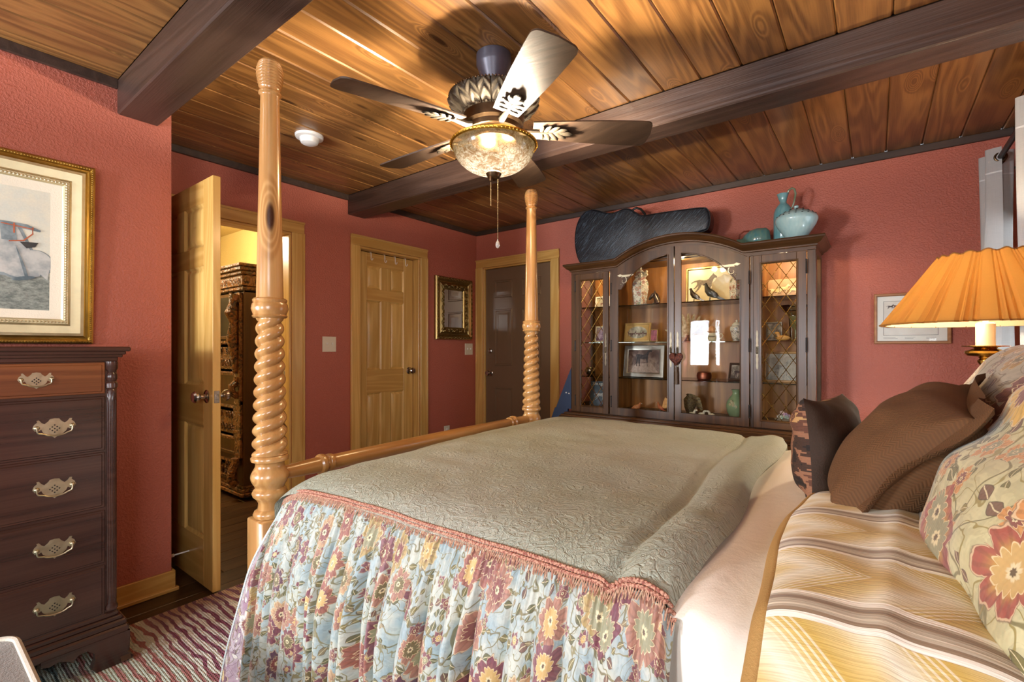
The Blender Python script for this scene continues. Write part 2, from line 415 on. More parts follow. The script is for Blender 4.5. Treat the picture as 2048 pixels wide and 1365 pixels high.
struct('wall_hall_left', [(-6.1, -6.0, -.1, 2.27, 0, H)], M['yellow'])
struct('wall_hall_front', [(-6.0, XL - .12, -.1, 0, 0, H)], M['yellow'])
struct('wall_hall_right', [(XL - .14, XL - .12, 0, .985, 0, H), (XL - .14, XL - .12, 1.80, 2.27, 0, H), (XL - .14, XL - .12, .985, 1.8, 2.045, H)], M['yellow'])
struct('ceiling_hall', [(-6.1, XL - .12, -.1, 2.37, H, H + .05)], M['yellow'])
struct('light_block_closet_door', [(XL - .16, XL - .12, 2.30, 3.10, -.02, 2.15)], M['slab'])  # unseen slab added behind the closet door to stop light leaking in
struct('light_block_outer_door', [(-3.36, -2.38, YB + .12, YB + .16, -.02, 2.15)], M['slab'])  # unseen slab added outside the brown door, blocks light at its gaps
ceil = struct('ceiling', [(XL - .12, XR + .12, YN - .12, YB + .12, H + .024, H + .08)], M['slab'])
# tongue-and-groove ceiling boards, three bays between the beams
BEAM = [(.652, .811), (2.267, 2.428)]
def board_mesh(L):
    m = MB(); w_ = .0852; c = .006; t = .024
    pr = [(-w_, 0 + c), (-w_ + c, 0), (w_ - c, 0), (w_, c), (w_, t), (-w_, t)]
    m.prism(pr, 'y', 0, L); o = m.build('board', M['board'], None, smooth=0); return o
bays = [(YN, BEAM[0][0]), (BEAM[0][1], BEAM[1][0]), (BEAM[1][1], YB)]
for b0, b1 in bays:
    proto = board_mesh(b1 - b0); first = True
    for i in range(24):
        x = -3.304 + .172 * i + (.0 if b0 > 0 else 0)
        if x > XR + .06 or (b0 < 0 and x < XP - .1): continue
        o = proto if first else proto.copy()
        if not first: COL.objects.link(o)
        first = False; o.parent = ceil; o.location = (x, b0, H)
for i, (y0, y1) in enumerate(BEAM):
    m = MB(); x0 = XP if i == 0 else XL
    m.box(x0 - .0, XR, y0, y1, 2.278, H, b=.006)
    o = m.build('ceiling_beam', M['beam'])
    tag(o, ['dark brown wooden ceiling beam nearest the viewer, ending over the left picture wall',
            'dark brown wooden ceiling beam passing behind the ceiling fan above the wooden closet door'][i], 'beam', 'ceiling beams')
T = H - .044
def trim(n, boxes, mat, b=.002): struct('trim_%d' % n, boxes, mat, b)
trim(1, [(XL, XL + .018, YP, BEAM[1][0], T, H), (XL, XL + .018, BEAM[1][1], YB, T, H)], M['darktrim'])
trim(2, [(XL + .018, XR - .018, YB - .018, YB, T, H)], M['darktrim'])
trim(3, [(XR - .018, XR, YN, BEAM[0][0], T, H), (XR - .018, XR, BEAM[0][1], BEAM[1][0], T, H), (XR - .018, XR, BEAM[1][1], YB, T, H)], M['darktrim'])
trim(4, [(XP, XP + .018, YN, BEAM[0][0], T, H)], M['darktrim'])
# floor with planks
fl = struct('floor', [(-6.1, XR + .12, YN - .12, YB + .12, -.10, -.018)], M['slab'])
def plank(L):
    m = MB(); m.box(-.069, .069, 0, L, -.018, 0, b=.002); return m.build('plank', M['floor'], None, smooth=0)
pr = [plank(2.0), plank(1.3), plank(2.6)]; pi_ = [0, 0, 0]
for i in range(48):
    x = -6.0 + .14 * i; y = YN; sq = [(0, 2, 1), (1, 0, 2), (2, 1, 0)][i % 3]
    if x > XR: break
    for k in sq:
        o = pr[k] if pi_[k] == 0 else pr[k].copy()
        if pi_[k]: COL.objects.link(o)
        pi_[k] += 1; o.parent = fl; o.location = (x + .07, y, 0); y += [2.0, 1.3, 2.6][k] + .003
# baseboards
struct('baseboard_closet', [(XP, XP + .014, YN, YP + .014, 0, .10), (XP, XP + .026, YN, YP + .026, 0, .018), (XL, XP, YP, YP + .014, 0, .10)], M['pineh'], .003)
struct('baseboard_left', [(XL, XL + .014, 1.90, 2.285, 0, .10), (XL, XL + .014, 3.125, YB, 0, .10)], M['pineh'], .003)
struct('baseboard_back', [(-2.33, XR, YB - .014, YB, 0, .10)], M['pineh'], .003)
struct('baseboard_right', [(XR - .014, XR, YN, YB - .014, 0, .10)], M['pineh'], .003)
# door casings: outer flat with a proud back band and inner bead, jambs inside the opening
def casing(n, plane, a0, a1, top, wl, wr, depth):
    """plane 'L': wall_left (a = y) facing +x; 'B': wall_back (a = x) facing -y"""
    t = thing('trim_%d' % n, None, None, (0, 0, 0), kind='structure')
    def bx(m, u0, u1, z0, z1, d0, d1):
        if plane == 'L': m.box(XL + d0, XL + d1, u0, u1, z0, z1, b=.003)
        else: m.box(u0, u1, YB - d1, YB - d0, z0, z1, b=.003)
    for side in (0, 1):
        m = MB(); w_ = wr if side else wl
        u0, u1 = (a1, a1 + w_) if side else (a0 - w_, a0)
        bx(m, u0, u1, 0, top, 0, .016)
        e0, e1 = (u1 - .016, u1) if side else (u0, u0 + .016); bx(m, e0, e1, 0, top + .0, .016, .024)
        m.build('side_casing', M['pine'], t)
    m = MB(); bx(m, a0 - wl, a1 + wr, top, top + .085, 0, .016); bx(m, a0 - wl, a1 + wr, top + .069, top + .085, .016, .024)
    m.build('head_casing', M['pineh'] if plane == 'L' else M['pinex'], t)
    m = MB(); bx(m, a0, a0 + .018, 0, top - .018, -depth, .002); bx(m, a0 + .018, a0 + .03, 0, top - .03, -.05, -.038) if depth > .1 else None
    bx(m, a1 - .018, a1, 0, top - .018, -depth, .002); m.build('jamb', M['pine'], t)
    m = MB(); bx(m, a0, a1, top - .018, top, -depth, .002); m.build('head_jamb', M['pineh'] if plane == 'L' else M['pinex'], t)
    return t
t1 = casing(5, 'L', .985, 1.80, 2.045, .085, .095, .12)
m = MB(); m.box(XL - .075, XL - .055, 1.777, 1.783, .975, 1.035, b=.002); m.build('strike_plate', M['oldbrass'], t1)
casing(6, 'L', 2.375, 3.035, 2.045, .085, .085, .075)
casing(7, 'B', -3.295, -2.44, 2.045, .09, .088, .06)
# six-panel doors
def leaf(root, w_, h, t, mat, matx, steel=False):
    st, mid = .11, .10; r = [0, .235, .80, 1.0, 1.60, 1.70, h - .115, h]
    m = MB()
    if steel:
        m.box(0, w_, 0, t, 0, h, b=.002); m.build('door_leaf', mat, root, world=False)
    else:
        m.box(0, st, 0, t, 0, h); m.box(w_ - st, w_, 0, t, 0, h); m.box(st, w_ - st, t * .33, t * .67, .1, h - .05, b=.0005)
        for a, b in ((r[1], r[2]), (r[3], r[4]), (r[5], r[6])): m.box(w_ / 2 - mid / 2, w_ / 2 + mid / 2, 0, t, a, b)
        m.build('door_stile', mat, root, world=False)
        for a, b in ((0, r[1]), (r[2], r[3]), (r[4], r[5]), (r[6], r[7])):
            m = MB(); m.box(st, w_ - st, .0005, t - .0005, a, b); m.build('door_rail', matx, root, world=False)
    cols = [(st, w_ / 2 - mid / 2), (w_ / 2 + mid / 2, w_ - st)]
    for x0, x1 in cols:
        for z0, z1 in ((r[1], r[2]), (r[3], r[4]), (r[5], r[6])):
            m = MB(); c = ((x0 + x1) / 2, 0, (z0 + z1) / 2); ww, hh = x1 - x0, z1 - z0
            if steel:
                m.frame(ww - .02, hh - .02, [(0, 0), (.006, .009), (.016, .009), (.022, .001), (.03, .001), (.055, .006), (.06, .006), (min(ww, hh) / 2 - .011, .006)], TR(*c))
            else:
                for s_, y in ((0, t * .33), (180, t * .67)):
                    d = t * .33
                    m.frame(ww, hh, [(0, d * .8), (.008, d * .25), (.014, .001), (.036, d * .75), (min(ww, hh) / 2 - .001, d * .75)], TR(c[0], y, c[2]) @ ROT('Z', s_))
            m.build('panel', mat, root, world=False, smooth=25)
def knobpart(root, name, mat, x, y, z, side, lab=None):
    pf = [(0, 0), (.032, 0), (.033, .004), (.028, .008), (.012, .012), (.011, .03), (.02, .036), (.028, .045), (.029, .055), (.022, .064), (0, .067)]
    m = MB(); m.lathe(pf, 24, M=TR(x, y, z) @ ROT('X', 90 if side < 0 else -90)); return m.build(name, mat, root, world=False, label=lab)
d1 = thing('door_1', 'open honey pine six-panel door standing ajar into the bedroom beside the dresser wall', None, (-3.375, .968, .012), kind='structure')
leaf(d1, .815, 2.03, .036, M['pine'], M['pinex'])
knobpart(d1, 'door_knob', M['chrome'], .75, 0, .95, -1); knobpart(d1, 'door_knob', M['chrome'], .75, .036, .95, 1)
m = MB(); m.box(.8145, .8175, .006, .030, .92, .98, b=.001); m.box(.817, .822, .012, .024, .938, .962, b=.002); m.build('latch_plate', M['chrome'], d1, world=False)
m = MB(); m.tube([(.52, 0, .13), (.52, -.07, .13)], .004, 8); m.lathe([(0, 0), (.008, 0), (.009, .014), (0, .016)], 12, M=TR(.52, -.068, .13) @ ROT('X', 90)); m.build('door_stop', M['white'], d1, world=False)
d2 = thing('door_2', 'closed honey pine six-panel door with a nickel knob and wire hooks on top', None, (XL - .075, 2.394, .012), (0, 0, radians(90)), kind='structure')
leaf(d2, .622, 2.012, .036, M['pine'], M['pinex'])
knobpart(d2, 'door_knob', M['chrome'], .575, 0, .98, -1)
for k in range(4):
    x = [.15, .295, .41, .53][k]; m = MB(); m.tube([(x, .03, 2.014), (x, -.004, 2.016), (x, -.006, 1.985), (x, -.006, 1.955), (x + .002, -.014, 1.945), (x + .004, -.024, 1.952), (x + .004, -.026, 1.965)], .0028, 6)
    m.build('wire_hook', M['white'], d2, world=False)
d3 = thing('door_3', 'closed brown painted six-panel exterior door with knob and deadbolt', None, (-3.276, YB + .022, .012), kind='structure')
leaf(d3, .82, 2.012, .044, M['steeldoor'], None, steel=True)
knobpart(d3, 'door_knob', M['chrome'], .065, 0, .93, -1)
m = MB(); m.lathe([(0, 0), (.026, 0), (.026, .012), (.016, .018), (.014, .026), (0, .028)], 20, M=TR(.065, 0, 1.16) @ ROT('X', 90)); m.build('deadbolt', M['chrome'], d3, world=False)
for z in (.25, 1.0, 1.78):
    m = MB(); m.tube([(.823, -.004, z - .045), (.823, -.004, z + .045)], .006, 8); m.build('hinge', M['chrome'], d3, world=False)
# windows: pine sash, glass, stool
def window(n, plane, a0, a1, z0, z1, lab):
    t = thing('window_%d' % n, lab, None, kind='structure')
    def bx(m, u0, u1, za, zb, d0, d1):
        if plane == 'R': m.box(XR + d0, XR + d1, u0, u1, za, zb, b=.003)
        else: m.box(u0, u1, YN - d1, YN - d0, za, zb, b=.003)
    m = MB(); s = .04
    bx(m, a0, a0 + s, z0, z1, .04, .085); bx(m, a1 - s, a1, z0, z1, .04, .085); bx(m, a0 + s, a1 - s, z0, z0 + s, .04, .085); bx(m, a0 + s, a1 - s, z1 - s, z1, .04, .085)
    zm = (z0 + z1) / 2; bx(m, a0 + s, a1 - s, zm - .02, zm + .02, .045, .08); m.build('sash', M['white'], t)
    m = MB(); bx(m, a0 + s, a1 - s, z0 + s, zm - .02, .06, .064); bx(m, a0 + s, a1 - s, zm + .02, z1 - s, .06, .064); m.build('pane', M['glass'], t)
    m = MB(); c = .07
    bx(m, a0 - c, a0, z0, z1 + c, -.016, 0); bx(m, a1, a1 + c, z0, z1 + c, -.016, 0); bx(m, a0, a1, z1, z1 + c, -.016, 0); bx(m, a0 - c, a1 + c, z0 - c, z0 - .02, -.016, 0); bx(m, a0 - c - .02, a1 + c + .02, z0 - .02, z0, -.05, .04)
    m.build('window_casing', M['pine'], t)
window(1, 'R', 2.74, 3.48, .86, 2.0, 'window in the right wall behind grey grommet curtains')
window(2, 'F', -2.74, -2.2, .86, 2.0, 'window in the near wall, seen in the hutch glass')
window(3, 'F', -.97, -.47, .86, 2.0, 'window in the near wall behind the bed head')
window(4, 'R', -1.6, -.5, .86, 2.0, 'unseen window added in the right wall beside the viewer for fill light')  # added opening that goes with the fill lamp on this side
# ------------------------------------------------------------------ ceiling fan
M['fanb'] = plain('highlighted_pewter_bronze', '#4a4135', .5, .5, .2, 90, .35)
FX, FY = -1.28, 1.556
fan = thing('ceiling_fan', 'five-blade bronze ceiling fan with a lit amber glass bowl hanging from the plank ceiling', 'fan', (FX, FY, H))
m = MB(); m.lathe([(.020, -.135), (.036, -.13), (.040, -.118), (.058, -.085), (.070, -.05), (.073, -.045), (.073, -.004), (.069, 0)], 40, c=(FX, FY, H)); m.build('canopy', M['pewter'], fan)
m = MB(); m.lathe([(.014, -.20), (.014, -.12)], 20, c=(FX, FY, H)); m.build('downrod', M['pewter'], fan)
def leafmod(t, z, r):
    u = (t / (2 * pi) * 20) % 1 * 2 - 1; k = (z + .205) / .07
    if r < .1 or not (-1.2 < k < 1.2): return 0
    return .002 * (1 - u * u) + .0045 * sin(30 * k * .5 + abs(u) * 6) * (1 - u ** 4) - .006 * (abs(u) > .93)
pf = [(.115, -.255)] + [(.118 + .074 * sin(pi * i / 30) ** .8 + .008 * (1 - i / 30), -.25 + .075 * i / 20 * .62 + .0) for i in range(0, 21)]
pf = [(.128, -.262), (.133, -.258)] + [(.133 + .055 * sin(.5 * pi * i / 16), -.256 + .058 * (i / 16)) for i in range(17)] + [(.185, -.190), (.150, -.178), (.06, -.172), (.02, -.17)]
m = MB(); m.lathe(pf, 240, c=(FX, FY, H), fn=leafmod); m.build('leaf_moulded_ring', M['fanb'], fan, label='embossed leaf collar in highlighted pewter bronze')
m = MB()
for k in range(90):
    t = 2 * pi * k / 90; m.ball((FX + .187 * cos(t), FY + .187 * sin(t), H - .190), .0042, 6, 4); m.ball((FX + .132 * cos(t), FY + .132 * sin(t), H - .258), .003, 6, 4)
m.build('beading', M['bronze'], fan, kind='stuff')
m = MB(); m.lathe([(.05, -.372), (.095, -.37), (.10, -.36), (.10, -.335), (.112, -.33), (.114, -.31), (.124, -.30), (.128, -.262), (.10, -.258)], 48, c=(FX, FY, H)); m.build('motor_housing', M['bronze'], fan)
ZR = H - .379
def bowlmat():
    g = G('amber_crackle_glass'); p = g.co(); n = g.noise(p, 42, 4, .7, 1.2); b = g.noise(p, 9, 2, .5); x, y, z = g.sep(p)
    hi = g.ss(-.50, -.39, z)
    vo = g.voro(p, 55, 1, 'DISTANCE_TO_EDGE')['Distance']; f = g.ss(.42, .62, n * .75 + b * .25); f = g.mx(f * .8, g.ss(.05, .0, vo))
    c = g.mix(f, '#fff0d2', '#c9843c'); c = g.mix(hi * .8, c, '#94702c')
    st = (1.15 - hi * .80) * (1.25 - f * .75)
    em0 = g.n('ShaderNodeEmission'); g.set(em0.inputs[0], c); g.set(em0.inputs[1], st * 1.35); tr = g.n('ShaderNodeBsdfTransparent'); g.set(tr.inputs[0], C('#fff0d8')); em = g.n('ShaderNodeMixShader'); em.inputs[0].default_value = .26; g.nt.links.new(em0.outputs[0], em.inputs[1]); g.nt.links.new(tr.outputs[0], em.inputs[2])
    gl = g.n('ShaderNodeBsdfGlossy'); gl.inputs[1].default_value = .12
    mx = g.n('ShaderNodeMixShader'); mx.inputs[0].default_value = .06
    g.nt.links.new(em.outputs[0], mx.inputs[1]); g.nt.links.new(gl.outputs[0], mx.inputs[2]); g.nt.links.new(mx.outputs[0], g.out.inputs[0]); return g.mat
m = MB(); prof = [(.02, -.124)] + [(.172 * sin(.5 * pi * i / 14) ** .92, -.122 + .118 * (1 - cos(.5 * pi * i / 14))) for i in range(2, 15)] + [(.180, -.001), (.180, .002), (.170, .002)]
prof += [(r - .006, z + .006) for r, z in prof[::-1][3:-1]]
m.lathe(prof, 64, c=(FX, FY, ZR)); m.f = [f for f in m.f if len(f) < 10]; bowl = m.build('glass_bowl', bowlmat(), fan, label='lit amber crackle glass bowl')
m = MB(); m.lathe([(.1735, -.008), (.182, -.005), (.1835, 0), (.181, .005), (.174, .006)], 64, c=(FX, FY, ZR)); m.f = [f for f in m.f if len(f) < 10]
for k in range(70):
    t = 2 * pi * k / 70; m.ball((FX + .1825 * cos(t), FY + .1825 * sin(t), ZR - .004), .0035, 6, 4)
m.build('bowl_rim', metal('gilt_rim', '#b8963e', .35, .2), fan)
m = MB(); m.lathe([(0, -.150), (.008, -.149), (.02, -.145), (.026, -.137), (.03, -.128), (.033, -.122), (.03, -.116), (.02, -.114)], 28, c=(FX, FY, ZR)); m.build('finial', M['bronze'], fan)
blade_m = wood('walnut_blade', '#2a1d15', '#493729', 0, .5, 9, 1.4, .1, fine=.7, bump=.2)
def blade_outline():
    pts = []; x0, x1, w0, w1 = .165, .655, .052, .078
    for i in range(9): t = i / 8; pts.append((x0 + (x1 - .03 - x0) * t, -(w0 + (w1 - w0) * sin(t * pi * .5))))
    for i in range(1, 6): a = -pi / 2 + i * pi / 12; pts.append((x1 - .03 + .03 * cos(a), -w1 + .03 + .03 * sin(a)))
    up = [(x, -y) for x, y in pts[::-1]]
    return pts + [(x1 + .006, 0)] + up
for k in range(5):
    a = -106 + 72 * k; MM = TR(FX, FY, H - .312) @ ROT('Z', a) @ ROT('Y', 1.5) @ ROT('X', -12)
    m = MB(); m.prism(blade_outline(), 'z', -.003, .003, MM); b = m.build('blade', blade_m, fan)
    m = MB(); m.tube([(.09, 0, .0), (.13, 0, -.012), (.17, 0, -.010), (.24, 0, -.007)], [.016, .013, .010, .005], 8, M=MM)
    for q, (px, an, L) in enumerate([(.215, 62, .030), (.215, -62, .030), (.232, 45, .034), (.232, -45, .034), (.250, 26, .036), (.250, -26, .036), (.262, 0, .040), (.20, 80, .024), (.20, -80, .024)]):
        m.ball((0, 0, 0), (L, L * .38, .006), 10, 6, MM @ TR(px, 0, -.010) @ ROT('Z', an) @ TR(L * .8, 0, 0) @ ROT('Y', 8))
    m.build('blade_bracket', M['fanb'], fan, label='leaf-cluster blade bracket')
def chain(x, y, z0, z1, nm):
    m = MB(); z = z0
    while z > z1: m.ball((x, y, z), .0028, 5, 4); z -= .0064
    m.tube([(x, y, z0), (x, y, z1)], .0006, 4); return m.build(nm, M['oldbrass'], fan)
chain(FX + .0, FY - .02, ZR - .125, ZR - .262, 'pull_chain')
m = MB(); m.lathe([(.004, -.03), (.007, -.025), (.007, 0), (.004, .004)], 12, c=(FX, FY - .02, ZR - .13)); m.build('chain_bell', M['bronze'], fan)
chain(FX + .018, FY + .004, ZR - .125, ZR - .40, 'pull_chain')
m = MB(); m.lathe([(0, -.034), (.006, -.031), (.0095, -.022), (.008, -.012), (.003, -.002), (.002, .004)], 8, c=(FX + .018, FY + .004, ZR - .403)); m.build('crystal_drop', M['crystal'], fan, smooth=0)
for k in range(3):
    a = radians(30 + 120 * k); lamp('fan_bulb', 'POINT', (FX + .065 * cos(a), FY + .065 * sin(a), ZR - .03), 92, WARM, radius=.028)
# smoke detector
sd = thing('smoke_detector', 'round white smoke detector on the plank ceiling left of the fan', 'smoke detector', (-2.62, 1.50, H))
m = MB(); m.lathe([(.055, -.017), (.075, -.014), (.078, -.004), (.078, 0), (.02, 0)], 40, c=(-2.62, 1.5, H)); m.build('base_plate', M['white'], sd)
m = MB(); m.lathe([(0, -.052), (.032, -.051), (.046, -.044), (.052, -.03), (.053, -.0165)], 40, c=(-2.62, 1.5, H)); m.build('dome', M['white'], sd)
# ------------------------------------------------------------------ wall plates
def plate(name, lab, cat, y, z, w_, h_, rows):
    t = thing(name, lab, cat, (XL, y, z)); m = MB(); m.box(XL, XL + .006, y - w_ / 2, y + w_ / 2, z - h_ / 2, z + h_ / 2, b=.003); m.build('cover_plate', M['ivory'], t)
    for yy in rows:
        if 'switch' in name:
            m = MB(); m.box(XL + .004, XL + .016, yy - .005, yy + .005, z - .004, z + .012, b=.002); m.build('toggle', M['white'], t)
        else:
            m = MB(); m.lathe([(.016, 0), (.016, .008), (.014, .010), (0, .010)], 16, M=TR(XL, y, z + yy) @ ROT('Y', 90)); m.build('socket', M['white'], t)
    return t
plate('light_switch', 'ivory double toggle light switch on the red wall between the open and closed pine doors', 'light switch', 2.103, 1.232, .116, .118, (2.08, 2.126))
plate('light_switch', 'ivory double toggle light switch on the red wall under the gilt mirror', 'light switch', 3.706, 1.19, .116, .118, (3.683, 3.729))
plate('wall_outlet', 'small ivory wall outlet low on the red wall right of the closed pine door', 'outlet', 3.385, .372, .075, .118, (-.02, .02))
# ------------------------------------------------------------------ dresser
DX, DY0, DY1 = -2.30, -.42, .54
dr = thing('tall_dresser', 'dark mahogany five-drawer tall dresser with brass bat-wing pulls against the red wall', 'dresser', (-2.54, .06, 0))
m = MB(); m.box(XP + .005, DX - .004, DY0, DY1, .20, 1.155); m.build('case', M['mahog'], dr)
m = MB()
for o_, z0, z1, b in ((.002, 1.150, 1.168, .003), (.014, 1.166, 1.178, .004), (.022, 1.176, 1.190, .005), (.034, 1.188, 1.206, .008)):
    m.box(XP + .004, DX + o_, DY0 - o_, DY1 + o_, z0, z1, b=b)
m.build('moulded_top', M['mahog'], dr)
for q, (z0, z1) in enumerate([(1.036, 1.142), (.824, 1.016), (.610, .807), (.403, .590), (.205, .383)]):
    m = MB(); m.box(DX - .02, DX + .004, DY0 + .04, DY1 - .042, z0, z1, b=.005); m.box(DX - .02, DX + .0015, DY0 + .034, DY1 - .036, z0 - .005, z1 + .005, b=.002)
    d = m.build('drawer', M['mahogr'] if q == 0 else M['mahog'], dr, label='worn reddish top drawer' if q == 0 else None)
    zc = (z0 + z1) / 2
    for yc in ((.319, -.02 - .18) if q == 0 else (.365, -.245)):
        s_ = .82 if q == 0 else 1
        out = [(0, .034), (.012, .032), (.017, .024), (.026, .016), (.033, .021), (.040, .031), (.046, .030), (.044, .024), (.052, .016), (.056, .004), (.050, -.006), (.040, -.006), (.034, -.002), (.030, -.012), (.020, -.022), (.008, -.028), (0, -.035)]
        out = [(a * s_, b * s_) for a, b in out]; poly = out + [(-a, b) for a, b in out[::-1][1:-1]]
        MM = TR(DX + .004, yc, zc) @ ROT('Z', 90) @ ROT('X', 0)
        m = MB(); m.prism([(yc + a, zc + b) for a, b in poly], 'x', DX + .004, DX + .006)
        for sx in (-1, 1): m.ball((DX + .009, yc + sx * .046 * s_, zc + .004), (.006, .008 * s_, .008 * s_), 12, 8)
        pl = m.build('pull_plate', M['oldbrass'], dr)
        m = MB(); pts = []
        for i in range(17):
            t = pi * i / 16; ax = cos(t); pts.append((DX + .013, yc + s_ * (.046 * ax if abs(ax) > .9 else .036 * ax + .002), zc + .004 * s_ - s_ * .030 * sin(t) ** .55))
        m.tube(pts, .0026, 6); m.build('bail', M['oldbrass'], dr)
        m = MB()
        for i in range(-1, 2):
            for j in range(-1, 2):
                if abs(i) + abs(j) < 3 and (i or j or 1):
                    a, b = (i - j) * .0062 * s_, (i + j) * .0062 * s_ - .002
                    m.prism([(yc + a - .0028, zc + b), (yc + a, zc + b - .0028), (yc + a + .0028, zc + b), (yc + a, zc + b + .0028)], 'x', DX + .0058, DX + .0064)
        m.build('pierced_lattice', M['black'], dr)
# quarter columns, fluted
for yy in (DY1 - .016, DY0 + .016):
    m = MB(); m.lathe([(.019, .215), (.020, .225), (.016, .235)] + [(.0155, .24 + i * .8 / 20) for i in range(21)] + [(.013, 1.045), (.019, 1.052), (.019, 1.068), (.014, 1.075), (.018, 1.084), (.018, 1.10), (.013, 1.11), (.020, 1.125), (.020, 1.15)], 48, c=(DX - .006, yy, 0), fn=lambda t, z, r: -.0022 * (abs(sin(t * 8)) ** 3) if .24 < z < 1.04 else 0)
    m.build('fluted_column', M['mahog'], dr)
m = MB()
for o_, z0, z1 in ((.004, .185, .205), (.014, .170, .187), (.024, .148, .172), (.030, .118, .150)): m.box(XP + .006, DX + o_, DY0 - o_, DY1 + o_, z0, z1, b=.006)
m.build('base_moulding', M['mahog'], dr)
def foot(mir):
    t = thing('x', None, None); COL.objects.unlink(t); bpy.data.objects.remove(t)
    out = [(0, .125), (.245, .125), (.245, .105), (.225, .098), (.20, .105), (.175, .092), (.165, .082), (.150, .100), (.125, .104), (.105, .085), (.102, .06), (.112, .03), (.10, .0115), (.0, .0115), (-.012, .02), (.008, .045), (.002, .09)]
    m = MB(); y1 = (DY1 + .032) if not mir else (DY0 - .032); sg = -1 if not mir else 1
    m.prism([(y1 + sg * a, b) for a, b in out], 'x', DX - .0, DX + .032)
    m.prism([(DX + .032 - a, b) for a, b in out], 'y', y1, y1 + sg * .03)
    return m.build('bracket_foot', M['mahog'], dr)
foot(False); foot(True)
# ------------------------------------------------------------------ framed painting above the dresser
PA = thing('framed_painting', 'large gilt-framed painting of resting grey horses hung above the tall dresser', 'painting', (XP + .042, .108, 1.602), (radians(3.0), 0, radians(90)))
gold = metal('antique_gold_leaf', '#b8984e', .38, .25, .3, 25); goldl = metal('pale_gold_leaf', '#cdc09a', .5, .15, .25, 18)
PW, PH = .905, .765
m = MB(); m.frame(PW, PH, [(0, -.018), (0, .012), (.006, .018), (.014, .018), (.018, .010), (.024, .012), (.034, .020)]); m.build('outer_moulding', gold, PA, world=False)
m = MB(); m.frame(PW, PH, [(.034, .020), (.045, .022), (.075, .008), (.080, .010)]); m.build('cove', goldl, PA, world=False)
m = MB(); m.frame(PW, PH, [(.080, .010), (.084, .014), (.098, .012), (.102, .004)])
def beads(m, a, b, z, step, r, d):
    n = int(2 * a / step)
    for i in range(n + 1):
        x = -a + 2 * a * i / n
        for s_ in (-1, 1): m.ball((x, -d, s_ * b), r, 6, 4, None)
    n = int(2 * b / step)
    for i in range(1, n):
        zz = -b + 2 * b * i / n
        for s_ in (-1, 1): m.ball((s_ * a, -d, zz), r, 6, 4, None)
beads(m, PW / 2 - .091, PH / 2 - .091, 0, .011, (.0052, .004, .0052), .013); m.build('carved_inner_edge', goldl, PA, world=False, kind='stuff')
m = MB(); beads(m, PW / 2 - .010, PH / 2 - .010, 0, .009, (.004, .004, .004), .018); m.build('rope_edge', gold, PA, world=False, kind='stuff')
m = MB(); m.frame(PW, PH, [(.102, .004), (.104, .001), (.138, -.012)]); m.build('linen_liner', plain('cream_linen_liner', '#d6cab4', .8, 0, .2, 200, .04), PA, world=False)
def canvasmat():
    g = G('painted_canvas'); p = g.co(); x, y, z = g.sep(p); n = g.noise(p, 14, 4, .65); f = g.noise(p, 160, 2)
    sky = g.mix(g.ss(.35, .7, n), '#cfd2c6', '#dcd8c4'); gr = g.mix(g.ss(.3, .7, g.noise(g.vm('MULTIPLY', p, (1, 1, 2.2)), 45, 4, .7)), '#5f6661', '#9aa096')
    c = g.mix(g.ss(-.052, -.075, z + (n - .5) * .02), sky, gr); return g.pbr(g.val(c, f * .2 + .9), .6)
m = MB(); m.box(-PW / 2 + .136, PW / 2 - .136, .012, .02, -PH / 2 + .136, PH / 2 - .136, b=.0005); m.build('canvas', canvasmat(), PA, world=False)
def ell(cx, cz, rx, rz, rot=0, n=28):
    r_ = radians(rot); return [(cx + rx * cos(2 * pi * i / n) * cos(r_) - rz * sin(2 * pi * i / n) * sin(r_), cz + rx * cos(2 * pi * i / n) * sin(r_) + rz * sin(2 * pi * i / n) * cos(r_)) for i in range(n)]
def flat(nm, polys, mat, par, d, t=.0006, lab=None, kind='stuff'):
    m = MB()
    for k, q in enumerate(polys): m.prism(q, 'y', -d - k * .00004, -d - t - k * .00004)
    return m.build(nm, mat, par, world=False, smooth=0, label=lab, kind=kind if len(polys) > 1 else None)
def paintcol(name, a, b, sc_=20):
    g = G(name); n = g.noise(g.co(), sc_, 3, .6); return g.pbr(g.mix(g.ss(.3, .7, n), a, b), .6)
pg1 = paintcol('painted_grey_blue', '#8f9698', '#c2c3bd'); pg2 = paintcol('painted_slate', '#54636a', '#8e9a9d'); ptan = paintcol('painted_tan', '#b99a82', '#d8c2ae'); prd = paintcol('painted_rust_red', '#a5553a', '#bb6a48'); pdk = paintcol('painted_dark', '#2a2b2d', '#45433f')
X0 = .225
flat('painted_shading', [ell(X0 - .007, -.058, .080, .063, -25), ell(X0 + .046, -.053, .057, .055, 0), [(X0 - .066, -.11), (X0 - .059, .095), (X0 + .0, .10), (X0 + .04, .0), (X0 + .02, -.115)]], pg2, PA, -.0119)
flat('painted_leg', [[(X0 - .012, .015), (X0 + .004, -.03), (X0 + .02, -.08), (X0 + .026, -.115), (X0 + .016, -.112), (X0 + .008, -.075)], ell(X0 + .012, -.118, .035, .008, 12)], pg2, PA, -.0105)
flat('painted_horse', [ell(X0 - .005, -.055, .075, .058, -25), ell(X0 + .045, -.05, .052, .05, 0), [(X0 - .06, -.10), (X0 - .055, .09), (X0 - .01, .095), (X0 + .03, .0), (X0 + .02, -.1)], [(X0 + .055, -.09), (X0 + .09, -.06), (X0 + .083, -.12)], [(X0 + .0, -.125), (X0 + .06, -.105), (X0 + .062, -.093), (X0 + .005, -.107)]], pg1, PA, -.0115, lab='grey resting horse painted on the canvas')
